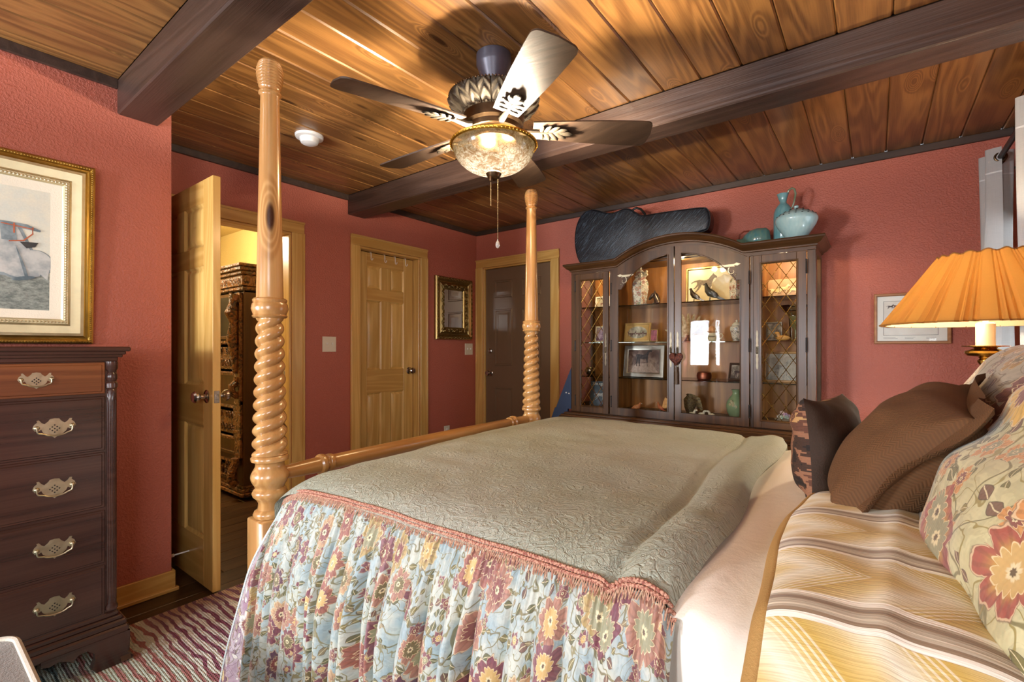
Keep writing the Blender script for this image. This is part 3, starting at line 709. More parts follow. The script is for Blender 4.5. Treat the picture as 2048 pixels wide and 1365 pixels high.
flat('painted_horse_head', [[(X0 - .068, .104), (X0 + .02, .101), (X0 + .062, .083), (X0 + .06, .076), (X0 + .0, .083), (X0 - .066, .093)], [(X0 - .056, .095), (X0 - .012, .085), (X0 - .006, .03), (X0 - .05, .03)]], pg2, PA, -.0109)
flat('painted_bridle', [[(X0 - .052, .096), (X0 + .04, .086), (X0 + .04, .082), (X0 - .052, .092)], [(X0 - .018, .10), (X0 - .013, .10), (X0 - .013, .06), (X0 - .018, .06)], [(X0 + .036, .092), (X0 + .041, .091), (X0 + .036, .066), (X0 + .01, .036), (X0 - .03, .028), (X0 - .03, .024), (X0 + .013, .032), (X0 + .04, .064)]], prd, PA, -.0103)
flat('painted_blanket', [[(X0 + .0, .028), (X0 + .055, .032), (X0 + .045, .012), (X0 + .02, .004)]], pdk, PA, -.0103)
flat('painted_horse', [ell(X0 - .17, .0, .09, .11, 20), ell(X0 - .115, -.06, .035, .055, 10), [(X0 - .16, .06), (X0 - .08, .13), (X0 - .06, .16), (X0 - .10, .175), (X0 - .2, .12)]], ptan, PA, -.0115, lab='tan resting horse at the left of the canvas')
flat('painted_stripes', [[(X0 - .1, .0 - .02 * k), (X0 - .075, .01 - .02 * k), (X0 - .073, .0 - .02 * k), (X0 - .1, -.01 - .02 * k)] for k in range(4)], pdk, PA, -.0103)
# ------------------------------------------------------------------ gilt mirror
mi = thing('wall_mirror', 'ornate carved gilt-framed mirror on the red wall near the corner', 'mirror', (XL, 3.476, 1.596), (0, 0, radians(90)))
gilt = metal('dark_gilt_carving', '#a08a58', .34, .3, .4, 60)
MW, MH = .52, .62
m = MB(); m.frame(MW, MH, [(0, 0), (0, .022), (.01, .034), (.028, .036), (.05, .022), (.056, .024), (.06, .018), (.085, .03), (.112, .022), (.12, .014), (.124, .008)]); m.build('moulding', gilt, mi, world=False)
m = MB(); RR = random.Random(3)
def scroll(m, a, b, step, r, d):
    for (p, q, n) in (((-a, -b), (a, -b), int(2 * a / step)), ((a, -b), (a, b), int(2 * b / step)), ((a, b), (-a, b), int(2 * a / step)), ((-a, b), (-a, -b), int(2 * b / step))):
        ang = math.degrees(math.atan2(q[1] - p[1], q[0] - p[0]))
        for i in range(n):
            t = (i + .5) / n
            m.ball((0, 0, 0), (r * 1.5, r * .7, r * .55), 8, 6, TR(p[0] + (q[0] - p[0]) * t, -d, p[1] + (q[1] - p[1]) * t) @ ROT('Y', -ang + (38 if i % 2 else -38)))
scroll(m, MW / 2 - .018, MH / 2 - .018, .022, .011, .035); scroll(m, MW / 2 - .092, MH / 2 - .092, .034, .018, .029); scroll(m, MW / 2 - .092, MH / 2 - .092, .05, .012, .036)
m.build('carving', gilt, mi, world=False, kind='stuff')
m = MB(); m.box(-MW / 2 + .118, MW / 2 - .118, -.008, -.004, -MH / 2 + .118, MH / 2 - .118, b=.0005); m.build('mirror_glass', M['mirror'], mi, world=False)
# ------------------------------------------------------------------ framed print on the back wall
def horse_poly(cx, cz, s_, flip=1):
    P = [(1.0, .72), (.97, .66), (.90, .68), (.84, .62), (.80, .50), (.78, .40), (.86, .33), (.98, .30), (1.0, .26), (.95, .25), (.84, .27), (.74, .32), (.72, .2), (.66, .08), (.62, .09), (.66, .22), (.66, .33), (.55, .36), (.42, .36), (.34, .40), (.30, .30), (.22, .2), (.12, .10), (.02, .04), (0, .07), (.10, .15), (.17, .27), (.2, .36), (.12, .30), (.02, .22), (-.02, .25), (.08, .33), (.14, .43), (.14, .52), (.1, .55), (-.02, .52), (-.12, .46), (-.1, .53), (.02, .60), (.14, .62), (.25, .64), (.4, .60), (.55, .60), (.64, .65), (.72, .76), (.80, .84), (.84, .90), (.86, .84), (.92, .80)]
    return [(cx + flip * (a - .45) * s_, cz + (b - .45) * s_) for a, b in P]
def stand_poly(cx, cz, s_, flip=1):
    P = [(.98, .88), (.95, .80), (.86, .84), (.80, .72), (.76, .58), (.75, .45), (.76, .2), (.78, 0), (.72, 0), (.70, .2), (.66, .42), (.5, .40), (.32, .42), (.30, .25), (.33, 0), (.27, 0), (.22, .22), (.20, .40), (.16, .2), (.15, 0), (.10, 0), (.09, .22), (.1, .45), (.08, .58), (.03, .35), (0, .36), (.04, .6), (.12, .68), (.3, .68), (.5, .65), (.62, .70), (.74, .88), (.83, .98), (.84, 1.04), (.87, .98)]
    return [(cx + flip * (a - .45) * s_, cz + (b - .5) * s_) for a, b in P]
fp = thing('framed_print', 'wood-framed horse racing print with a wide white mat on the red wall behind the lamp', 'picture', (.172, YB, 1.385))
m = MB(); m.frame(.365, .315, [(0, 0), (0, .018), (.004, .022), (.012, .022), (.016, .014), (.018, .008)]); m.build('frame', wood('oak_frame', '#8a5a34', '#b07a4a', 0, .35, 8, 1, .1), fp, world=False)
m = MB(); m.box(-.17, .17, -.008, 0, -.145, .145, b=.0005); m.build('mat', plain('white_mat', '#e8e4df', .7, 0, 0, 40, .03), fp, world=False)
paper = paintcol('tinted_print_paper', '#d9d0c8', '#e6e1dc', 8)
flat('print', [[(-.135, -.105), (.125, -.105), (.125, .11), (-.135, .11)]], pdk, fp, .0082, .0003); flat('print_paper', [[(-.133, -.103), (.123, -.103), (.123, .108), (-.133, .108)]], paper, fp, .0088, .0003)
ink = paintcol('sepia_ink', '#6d4c44', '#8d685c', 40); ink2 = paintcol('dark_ink', '#3a3436', '#5a4c4a', 40)
m_ = [horse_poly(-.10 + .028 * k, .075 + .002 * (k % 2), .035, 1) for k in range(8)]
flat('printed_horses', m_[::2] + [[(-.03, .08), (-.027, .08), (-.027, .105), (-.03, .105)]], ink2, fp, .0094, .0002); flat('printed_horses', m_[1::2] + [horse_poly(-.07, -.02, .075, -1), stand_poly(-.115, -.035, .04), [(-.12, -.055), (-.05, -.053), (-.05, -.056), (-.12, -.058)]], ink, fp, .0094, .0002)
flat('caption_lines', [[(x, z), (x + L, z), (x + L, z + .003), (x, z + .003)] for x, z, L in ((-.135, -.118, .06), (-.135, -.126, .07), (-.03, -.118, .05), (-.03, -.127, .04), (.07, -.119, .045), (.07, -.127, .04))], paintcol('grey_caption', '#a9a4a2', '#bdb8b6', 300), fp, .0082, .0002)
m = MB(); m.box(-.168, .168, -.0135, -.0125, -.143, .143, b=.0002); m.build('pane', M['glass'], fp, world=False)
# ------------------------------------------------------------------ four-poster bed
bed = thing('four_poster_bed', 'amber pine four-poster bed with rope-twist posts and turned foot rail', 'bed', (-.55, 1.53, 0))
def post(x, y):
    prof = []
    def add(*a): prof.extend(a)
    m = MB()
    m.box(x - .05, x + .05, y - .05, y + .05, .0115, .652, b=.004)
    add((.030, .652), (.046, .655), (.050, .664), (.046, .674), (.036, .680), (.034, .700), (.040, .712), (.050, .722), (.053, .732), (.049, .742), (.043, .747))
    for i in range(13): t = i / 12; add((.043 + .014 * sin(pi * min(1, t * 1.15)) ** 1.2, .750 + .078 * t))
    add((.046, .832), (.055, .836), (.057, .845), (.052, .853), (.043, .856))
    m.lathe(prof, 40, c=(x, y, 0))
    # two-start rope twist
    z0, z1 = .856, 1.298; n = 200
    tw = []
    for i in range(n + 1):
        z = z0 + (z1 - z0) * i / n; tw.append((.054 - .0125 * (z - z0) / (z1 - z0), z))
    m.lathe(tw, 48, c=(x, y, 0), fn=lambda t, z, r: -r * .30 * (1 - abs(sin(t - 2 * pi * (z - z0) / .083)) ** .75) * min(1, (z - z0) / .02 + .25, (z1 - z) / .02 + .25))
    pr = [(.040, 1.297), (.049, 1.299), (.053, 1.304), (.049, 1.309), (.051, 1.314), (.0555, 1.328), (.053, 1.343), (.049, 1.348), (.051, 1.352), (.052, 1.357), (.047, 1.362), (.041, 1.363)]
    for i in range(13): t = i / 12; pr.append((.0405 - .0125 * t, 1.366 + .652 * t))
    pr += [(.029, 2.021), (.034, 2.025), (.034, 2.030), (.029, 2.034), (.028, 2.040), (.032, 2.046)]
    for i in range(140):
        t = i / 139; r = .028 + .0115 * sin(pi * min(1, .12 + t * .62) ** 1.1) - .014 * max(0, t - .55) ** 1.5 * 2
        pr.append((max(.006, r + .0022 * sin(t * 2 * pi * 9) * (t < .93)), 2.047 + .085 * t))
    pr += [(.012, 2.134), (0, 2.137)]
    m.lathe(pr, 40, c=(x, y, 0))
    return m.build('bed_post', M['bed'], bed, smooth=50)
P1, P2 = (-1.573, .764), (-1.621, 2.32)
post(*P1); post(*P2); post(.572, .73); post(.572, 2.19)
# turned foot rail
m = MB(); d = Vector((P2[0] - P1[0], P2[1] - P1[1], 0)); L = d.length; ang = math.degrees(math.atan2(d.y, d.x))
pr = []
def ring(z, r): pr.extend([(r * .8, z - .012), (r, z - .007), (r * 1.04, z), (r, z + .007), (r * .8, z + .012)])
pr += [(.021, .03), (.025, .10), (.0275, .165)]; ring(.185, .036); pr += [(.026, .2)]; ring(.218, .032); pr += [(.027, .235), (.030, L / 2), (.027, L - .235)]; ring(L - .218, .032); pr += [(.026, L - .2)]; ring(L - .185, .036); pr += [(.0275, L - .165), (.025, L - .1), (.021, L - .03)]
m.lathe(pr, 28, M=TR(P1[0], P1[1], .785) @ ROT('Z', ang) @ ROT('Y', 90)); m.build('foot_rail', M['bedx'], bed)
m = MB(); m.box(-1.62, -1.575, .80, 2.28, .28, .50, b=.004); m.build('foot_board', M['bedx'], bed)
for y in (.745, 2.28):
    m = MB(); m.box(-1.55, .56, y - .012, y + .012, .28, .44, b=.004); m.build('side_rail', M['bedx'], bed)
m = MB(); m.prism([(.74, .35), (2.18, .35), (2.18, 1.0)] + [(2.18 - 1.44 * i / 24, 1.0 + .16 * sin(pi * i / 24)) for i in range(1, 24)] + [(.74, 1.0)], 'x', .558, .588); m.build('headboard', M['bedx'], bed)
m = MB(); m.box(-1.49, .49, .80, 2.255, .46, .755, b=.05); mt = m.build('mattress', plain('white_ticking', '#d8d2c6', .8), None)
tag(mt, 'white mattress under the bedspread and sheets', 'mattress')
# ------------------------------------------------------------------ bedspread
PAL = [(0, '#6f3040'), (.2, '#a0705c'), (.38, '#54293f'), (.5, '#b5926c'), (.64, '#94584a'), (.78, '#ab935c'), (.9, '#7d4a52')]
M['ruffle'] = flowers('blue_floral_brocade', '#8fa1a4', '#b3b6a8', PAL, 10.2, size=1.3)
M['flap'] = flowers('plum_floral_brocade', '#8f6f80', '#b3a4a8', [(0, '#5d2a45'), (.4, '#7d3040'), (.7, '#d9d3cc')], 8.2, leaf='#d8d4cf', leaf2='#6a4a5c', size=1.1)
def matelasse():
    g = G('sage_matelasse'); uv = g.co('UV'); w1 = g.noise(uv, 9, 2, .5, 0, 1)
    q = g.vm('ADD', uv, g.vm('SCALE', w1, scale=.09))
    vo = g.voro(q, 13, 1, 'F1', '2D'); d = vo['Distance']
    sw = g.ss(.55, .95, (d * 30).sn() * .5 + .5)
    vein = g.ss(.035, .0, (g.noise(q, 17, 2, .5, 2.2) - .5).ab())
    vein2 = g.ss(.03, .0, (g.noise(q, 33, 2, .5, 2.) - .5).ab())
    fine = g.noise(uv, 150, 3, .6); cr = g.noise(g.vm('MULTIPLY', uv, (46, 70, 1)), 1, 4, .65, .6)
    h = sw * .22 - vein * .45 - vein2 * .3 + fine * .30 + cr * .95
    b = g.noise(uv, 2.0, 2); c = g.mix(g.ss(.35, .65, b), '#a0a594', '#a8ab9e'); c = g.val(c, fine * .12 + cr * .12 + .88)
    return g.pbr(c, .75, 0, g.bump(h, .7, .006))
M['spread'] = matelasse()
sp = thing('bedspread', 'sage green quilted bedspread with a gathered blue floral ruffle on the four-poster bed', 'bedspread', (-.9, 1.5, .8))
XF = -1.50
def xedge(y): return -.236 - .05 * (y - .75) / 1.4 + .012 * sin(y * 7)
def top_z(x, y):
    z = .838 + .010 * sin(2.1 * x + 1) * sin(2.4 * y) + .006 * (vnoise(x * 5, y * 5, 1) - .5) + .004 * (vnoise(x * 14, y * 14, 2) - .5)
    z -= .046 * exp(-(y - .742) / .06) + .05 * exp(-(2.31 - y) / .05) + .075 * exp(-(x - XF) / .085)
    xe = xedge(y); t = x - xe
    if t > -.22:   # soft fold along the head edge, then the rolled hem
        z += .016 * exp(-((t + .055) / .042) ** 2) - .012 * exp(-((t + .112 + .03 * (y - .8)) / .014) ** 2)
        z -= .024 * smst(-.018, 0, t)
    return z
def top_fn(u, v):
    y = .742 + (2.31 - .742) * v; xe = xedge(y)
    if u < .08:   # foot end hangs down inside the footboard
        k = u / .08; return (XF - .012 + .012 * k ** 2, y + (.02 * (1 - k) if v < .02 else 0), top_z(XF, y) - (1 - k) * .22)
    x = XF + (xe - XF) * (u - .08) / .92; return (x, y, top_z(x, y))
m = MB(); m.grid(top_fn, 170, 150, lambda u, v: (u * 1.35, v * 1.55))
for j in range(150):  # thickness at the head edge
    pass
m.grid(lambda a, v: (lambda p: (p[0] - .02 * a, p[1], p[2] - .028 * a))(top_fn(1, v)), 2, 150, lambda a, v: (1.35 + a * .02, v * 1.55))
m.build('quilted_panel', M['spread'], sp, smooth=80)
# trim line and ruffle along the near side
LR = 1.26
def trim_pt(s):   # s=0 head .. 1 foot corner
    x = -.246 - s * 1.215; y = .738 + .014 * sin(s * 3) ; k = smst(.88, 1, s)
    x -= 0; z = top_z(max(x, XF), .742) + .004 - .012 * k
    return Vector((x, y + .016 * k, z))
FR = random.Random(5); PH_ = []
acc = 0; 
NF = 25
bnd = [0]
while bnd[-1] < 1: bnd.append(bnd[-1] + (1 / NF) * FR.uniform(.6, 1.45))
amps = [FR.uniform(.6, 1.25) for _ in bnd]; lean = [FR.uniform(-.35, .35) for _ in bnd]
def fold(s, d):
    s2 = s + .006 * sin(d * 9 + s * 30)
    for i in range(len(bnd) - 1):
        if s2 < bnd[i + 1] or i == len(bnd) - 2:
            t = max(0, min(1, (s2 - bnd[i]) / (bnd[i + 1] - bnd[i]))); a = sin(pi * t) ** .62
            return a * amps[i], lean[i] * sin(pi * t)
def ruf(u, v):
    p = trim_pt(u); d = (p.z - .035) * v; f, ln = fold(u, d)
    A = .008 + (.042 - .012 * smst(.5, .9, u)) * smst(.0, .35, v)
    gath = .004 * sin(u * 520 + 3 * sin(u * 60)) * exp(-d / .05)
    out = .050 * (1 - exp(-d / .09)) + .035 * d + A * f + gath
    fl = .14 * d * smst(.62, 1, u) ** 1.5 - .03 * d * smst(.25, 0, u)
    x = p.x - fl + ln * A * .5; y = p.y - out; z = p.z - .006 - d + .03 * (1 - exp(-d / .05)) * 0
    return (x, y, z)
m = MB(); m.grid(ruf, 620, 46, lambda u, v: (u * 1.95, v * .80)); m.build('ruffle', M['ruffle'], sp, smooth=80)
# hanging corner flap at the foot end of the ruffle
def flapf(u, v):
    p = Vector(ruf(1, v)); k = u
    return (p.x - .008 * k - .135 * k * v ** .9 , p.y + .035 * sin(k * pi * .5) - .05 * k * v + .012 * sin(k * 7) * v, p.z + .012 * k)
m = MB(); m.grid(flapf, 16, 40, lambda u, v: (u * .14, v * .8)); m.build('corner_flap', M['flap'], sp, smooth=80)
m = MB(); pts = [flapf(1, i / 60) for i in range(61)]; m.tube(pts, .0045, 8); m.build('corded_hem', paintcol('grey_twist_cord', '#9aa6a8', '#d9dcd6', 300), sp)
# braid: twin twisted rows of beads and a looped fringe below
def braidmat():
    g = G('terracotta_braid'); n = g.noise(g.co(), 260, 2); return g.pbr(g.mix(g.ss(.4, .6, n), '#8d5244', '#c4957c'), .7)
m = MB(); N = 190
for i in range(N):
    s = (i + .5) / N; p = trim_pt(s); dx = 1.215 / N
    for row, zz, yy in ((0, .0075, .005), (1, .001, -.001)):
        m.ball((0, 0, 0), (.0068, .0042, .0046), 6, 5, TR(p.x, p.y + yy, p.z + zz - .002) @ ROT('X', 45) @ ROT('Z', 28 if row else -28))
m.build('braid', braidmat(), sp, kind='stuff')
m = MB()
for i in range(240):
    s = (i + .5) / 240; p = trim_pt(s); L_ = .015 + .004 * RND.random(); a = RND.uniform(-.004, .004)
    m.tube([(p.x - .002, p.y - .004, p.z), (p.x + a, p.y - .012, p.z - L_ * .6), (p.x + a + .001, p.y - .016, p.z - L_), (p.x + .003, p.y - .006, p.z - .001)], .0011, 4)
m.build('looped_fringe', paintcol('peach_fringe', '#a87462', '#cfae90', 200), sp, kind='stuff')
# ------------------------------------------------------------------ white sheet
def sheetz(x, y):
    z = .826 + .006 * sin(9 * y + 4 * x) * sin(5 * x + 1) - .034 * smst(-.20, -.30, x)
    z += .008 * sin(26 * (x + .35 * y) + 2 * sin(3 * y)) * smst(.85, .75, abs(y - 1.3)) * .6
    return z - .03 * exp(-(y - .735) / .05) - .05 * exp(-(2.3 - y) / .05)
def sheetf(u, v):
    x = -.33 + .81 * u
    if v < .28:
        k = (1 - v / .28); d = .44 * k; p = sheetz(x, .735)
        wv = .012 * sin(x * 24 + 2 * sin(x * 9)) * min(1, d * 5)
        return (x - .05 * d * (1 if x < -.1 else .3), .735 + .03 * smst(-.20, -.27, x) - .030 * (1 - exp(-d / .05)) - .02 * d - wv, p - d)
    y = .735 + (2.3 - .735) * (v - .28) / .72; return (x, y, sheetz(x, y))
def sheetmat():
    g = G('white_cotton'); p = g.co(); n = g.noise(p, 9, 3, .6, .6); f = g.noise(p, 300, 2)
    return g.pbr(g.val('#ece2d2', n * .06 + .96), .8, 0, g.bump(n * .8 + f * .1, .35, .012), Sheen_Weight=.2)
M['sheet'] = sheetmat()
m = MB(); m.grid(sheetf, 110, 150); sh = m.build('bed_sheet', M['sheet'], None, smooth=80); tag(sh, 'white cotton bed sheet folded open between the bedspread and the pillows', 'sheet')
# ------------------------------------------------------------------ pillows
def pillow(name, lab, cat, c, U, V, w_, h_, t, mats, flange=0, back=None, exp_=.55, wr=.006, seed=1, sag=0., uvs=1., group=None, pinch=.05):
    """two puffed halves; local X along U (width), local Y along V (height), front = local +Z = U x V"""
    U = Vector(U).normalized(); V = Vector(V); V = (V - U * V.dot(U)).normalized(); Wn = U.cross(V)
    R3 = Matrix((U, V, Wn)).transposed()
    root = thing(name, lab, cat, c, R3.to_euler(), group)
    def half(sgn):
        def fn(u, v):
            a, b = 2 * u - 1, 2 * v - 1
            ea, eb = max(0, 1 - abs(a) ** 2.4), max(0, 1 - abs(b) ** 2.4)
            h = (ea * eb) ** exp_
            x = a * w_ / 2 * (1 - pinch * (1 - b * b) * abs(a) ** 2); y = b * h_ / 2 * (1 - pinch * (1 - a * a) * abs(b) ** 2)
            z = sgn * t / 2 * h
            n = vnoise(a * 3 + seed, b * 3, seed) - .5
            cr = sin((a * b) * 9 + seed + 3 * n) * (abs(a * b)) ** 1.0
            z += (wr * 2 * n + wr * cr) * min(1, h * 2.2)
            y -= sag * h
            return (x, y, z)
        return fn
    for sg, nm, mt_ in ((1, 'front_cover', mats[0]), (-1, 'back_cover', mats[-1])):
        m = MB(); m.grid(half(sg), 56, 56, lambda u, v: (u * w_ * uvs, v * h_ * uvs))
        m.build(nm, mt_, root, world=False, smooth=80)
    if flange:
        m = MB(); n = 48; pts = []
        def edge(k, o_):
            q = k * 4; i = int(q) % 4; f = q - int(q); a, b = [(-1 + 2 * f, -1), (1, -1 + 2 * f), (1 - 2 * f, 1), (-1, 1 - 2 * f)][i]
            x = a * (w_ / 2 + o_) * (1 - pinch * (1 - b * b)); y = b * (h_ / 2 + o_) * (1 - pinch * (1 - a * a))
            return (x, y, o_ * .35 * sin(k * 40 + seed))
        def fg(u, v):
            if v <= .5: p = edge(u, flange * 2 * v); return (p[0], p[1], p[2] + .004)
            p = edge(u, flange * 2 * (1 - v)); return (p[0], p[1], p[2] - .004)
        m.grid(fg, 160, 8, lambda u, v: (u * 2, v * .1)); m.build('flange', mats[0], root, world=False, smooth=80)
    return root
PALP = [(0, '#9c4a40'), (.25, '#c99a3c'), (.45, '#b98436'), (.6, '#d3a94e'), (.75, '#8a3a3c'), (.88, '#c58a50')]
M['floral'] = flowers('gold_floral_brocade', '#b3ac82', '#c4c096', PALP, 7.2, leaf='#6a6434', leaf2='#8a7a3a', size=1.35)
M['floral2'] = flowers('grey_floral_brocade', '#9d9684', '#a8a28c', [(0, '#7d4a42'), (.4, '#a8843e'), (.7, '#6a4038')], 5.2, leaf='#5a4a34', leaf2='#6d5a3a', size=1., seed=3.3)
def stripes():
    g = G('yellow_chevron_stripe'); uv = g.co('UV'); x, y, _ = g.sep(uv); n = g.noise(g.vm('MULTIPLY', uv, (8, 300, 1)), 1, 2)
    t = (y * (1 / .19)).fr()
    tri = (t - .65).ab() * .19
    cv = ((x + tri * 1.25) * (1 / .135)).fr()
    fine = ((cv * 14).fr()).lt(.4) * g.ss(.62, .7, cv) * g.ss(1., .93, cv)
    ch = g.ramp(cv, [(0, '#c0a04e'), (.25, '#d2ba7c'), (.5, '#e2dac0'), (.62, '#dacfae'), (.8, '#c9ae64'), (1, '#c0a04e')])
    ch = g.mix(fine * .6, ch, '#ece3cc'); ch = g.val(ch, n * .2 + .9)
    band = g.ramp(t, [(0, '#f0ead9'), (.045, '#8d775d'), (.075, '#b8ab94'), (.10, '#d5cab2'), (.115, '#b8ab94'), (.17, '#8d775d'), (.215, '#b8ab94'), (.245, '#f0ead9'), (.29, '#f0ead9')], 'CONSTANT')
    c = g.mix(t.lt(.30), ch, band)
    return g.pbr(c, .78, 0, g.bump(n + g.noise(uv, 14, 3, .6, 1) * 1.2, .3, .006), Sheen_Weight=.2)
M['stripe'] = stripes()
def wool():
    g = G('brown_wool'); uv = g.co('UV'); x, y, _ = g.sep(uv); zz = ((x * 60).fr() - .5).ab()
    h = ((y * 900 + zz * 16).sn() * .5 + .5); n = g.noise(uv, 30, 3, .6)
    return g.pbr(g.val('#5c3c1e', h * .22 + n * .2 + .78), .85, 0, g.bump(h * .6 + n, .45, .003))
M['wool'] = wool()
M['velvet'] = plain('brown_velvet', '#33200f', .75, 0, .3, 240, .25)
def needle():
    g = G('needlepoint'); uv = g.co('UV'); q = g.vm('SNAP', uv, (.0035, .0035, .0035)); n = g.noise(q, 11, 2, .5, 1.6); n2 = g.noise(q, 21, 2, .5, 1)
    c = g.ramp(n * .7 + n2 * .3, [(0, '#1d120e'), (.42, '#3a2418'), (.47, '#8a5f45'), (.53, '#5a3626'), (.58, '#b08a58'), (.64, '#8d6a3a'), (.72, '#3a2418')], 'CONSTANT')
    x, y, _ = g.sep(uv); w_ = ((x * 1800).sn() + (y * 1800).sn()) * .25 + .5
    return g.pbr(c, .8, 0, g.bump(w_, .5, .002))
M['needle'] = needle()
# striped case pillow lying flat
def stripey():
    root = thing('striped_pillow', 'yellow and cream chevron striped pillow with a brown hem lying at the near bed edge', 'pillow', (.14, 1.0, .87))
    X0, X1, Y0, Y1 = -.128, .145, .58, 1.42
    def zt(a, b):
        a = min(a, a * .97)
        h = (max(0, 1 - abs(a) ** 4) * max(0, 1 - abs(b) ** 3.0)) ** .6
        return h
    def fn(sg):
        def f(u, v):
            a, b = 2 * u - 1, 2 * v - 1; x = X0 + (X1 - X0) * u; y = Y0 + (Y1 - Y0) * v
            h = zt(a, b); x -= .018 * sin(pi * v) * (1 - u); x += .02 * sin(v * 9) * (1 - u) * .3
            z = .842 + (.052 if sg > 0 else -.012) * h
            if sg > 0:
                z += (.005 * (vnoise(x * 9, y * 7, 4) - .5) + .0018 * sin(y * 34 + x * 12 + 2 * sin(x * 12)) * smst(.35, -.1, x) + .006 * exp(-((x - .02 - .06 * (y - .9)) / .018) ** 2)) * min(1, 2 * h)
                z -= .05 * smst(.70, .58, y)
            else: z -= .05 * smst(.70, .58, y)
            return (x, y, z)
        return f
    m = MB(); m.grid(fn(1), 70, 90, lambda u, v: (u * .273, v * .84 + .095)); m.grid(fn(-1), 30, 40, lambda u, v: (u * .273, v * .84 + .095)); m.build('pillowcase', M['stripe'], root, smooth=80)
    f = fn(1); m = MB()
    def hem(u, v):
        p = f(.004 + .062 * u, v); return (p[0] - .001 * (1 - u), p[1], p[2] + .0025 * (1 if 0 < u < 1 else 0))
    m.grid(hem, 6, 80); m.build('brown_hem', plain('tan_hem_tape', '#a8834a', .8, 0, .3, 300, .08), root, smooth=80)
    return root
stripey()
pillow('needlepoint_pillow', 'small brown velvet pillow with a needlepoint face standing on the white sheet', 'pillow', (-.098, 1.50, .948), (.055, .38, -.015), (-.015, .03, .24), .40, .255, .14, (M['velvet'], M['needle']), wr=.006, seed=2, exp_=.5, pinch=.11)
wp = pillow('wool_pillow', 'chocolate brown wool pillow with a flanged edge leaning between the small and floral pillows', 'pillow', (.055, 1.36, .972), (-.05, -.46, -.03), (.19, .0, .225), .50, .33, .20, (M['wool'],), flange=.032, wr=.010, seed=5, exp_=.5, pinch=.09)
m = MB()
for k in range(9): m.ball((.252 + .006 * sin(k * 2.1), -.172 + .006 * cos(k * 1.7), .006 * sin(k)), .0065, 8, 6)
m.build('bead_cluster', plain('teal_glass_beads', '#2f4a3c', .2), wp, world=False, kind='stuff')
pillow('floral_pillow', 'large gold and red floral brocade pillow leaning in front at the right bed edge', 'pillow', (.235, .965, 1.018), (.085, -.56, .0), (.20, .08, .27), .58, .48, .19, (M['floral'],), wr=.012, seed=7, exp_=.46, flange=.02)
pillow('floral_pillow', 'grey floral brocade pillow behind the wool pillow below the lamp', 'pillow', (.25, 1.70, 1.005), (.0, -.62, .0), (.17, .0, .30), .66, .46, .2, (M['floral2'],), wr=.010, seed=9, exp_=.46)
tp = pillow('tapestry_pillow', 'flat tapestry pillow with twisted red cord edging under the large floral pillow', 'pillow', (.325, .975, .866), (0, -.40, -.0), (.3, 0, .02), .39, .38, .07, (flowers('rust_tapestry', '#a8a080', '#b9b090', [(0, '#a0522f'), (.5, '#7a5a2c'), (.8, '#5a5a32')], 9, leaf='#6a5a2c', leaf2='#8a6a34'),), wr=.005, seed=12)
m = MB()
for ph in (0, pi):
    pts = []
    for i in range(241):
        k = i / 240 * 4; j = int(k) % 4; f = k - int(k); a, b = [(-1 + 2 * f, -1), (1, -1 + 2 * f), (1 - 2 * f, 1), (-1, 1 - 2 * f)][j]
        t = i * .9 + ph; pts.append((a * .197 * (1 - .05 * (1 - b * b)) + .004 * cos(t), b * .192 * (1 - .05 * (1 - a * a)) + .004 * cos(t), .004 * sin(t)))
    m.tube(pts, .0042, 6)
def cordm():
    g = G('red_gold_twist_cord'); n = g.noise(g.co(), 70, 1); return g.pbr(g.ramp(n, [(0, '#7a2630'), (.48, '#7a2630'), (.5, '#c9a860'), (.56, '#6a6a3a')], 'CONSTANT'), .6)
m.build('twisted_cord', cordm(), tp, world=False, kind='stuff')
# ------------------------------------------------------------------ nightstand and lamp
ns = thing('nightstand', 'dark wooden nightstand carrying the brass table lamp, beyond the bed', 'nightstand', (.36, 2.52, 0))
m = MB(); m.box(.12, .60, 2.345, 2.69, .66, .70, b=.006); m.build('top', M['mahog'], ns)
m = MB(); m.box(.14, .58, 2.36, 2.675, .44, .66); m.build('body', M['mahog'], ns)
for x in (.16, .56):
    for y in (2.38, 2.655): m = MB(); m.box(x - .02, x + .02, y - .02, y + .02, 0, .44); m.build('leg', M['mahog'], ns)
m = MB(); m.box(.134, .142, 2.39, 2.645, .48, .63); dn = m.build('drawer', M['mahog'], ns); m = MB(); m.ball((.125, 2.52, .555), .012); m.build('knob', M['brass'], dn)
LX, LY = .318, 2.435
la = thing('table_lamp', 'lit brass candlestick lamp with a wide pleated amber shade near the window', 'lamp', (LX, LY, .70))
m = MB(); m.lathe([(.085, .70), (.088, .712), (.080, .722), (.05, .735), (.022, .75), (.016, .78), (.026, .80), (.016, .82), (.014, .96), (.024, .99), (.030, 1.01), (.016, 1.04), (.013, 1.09), (.022, 1.11), (.014, 1.125), (.016, 1.14), (.022, 1.150), (.022, 1.156), (.016, 1.162), (.02, 1.168), (.050, 1.173), (.058, 1.182), (.056, 1.190), (.040, 1.196), (.030, 1.200), (.034, 1.203), (.065, 1.206), (.066, 1.209), (.03, 1.210)], 40, c=(LX, LY, 0)); m.build('brass_base', M['brass'], la)
m = MB(); m.lathe([(.027, 1.209), (.027, 1.290), (.02, 1.293)], 28, c=(LX, LY, 0)); m.build('candle_sleeve', plain('cream_sleeve', '#e6d6ac', .5, 0, 0, 40, .03), la)
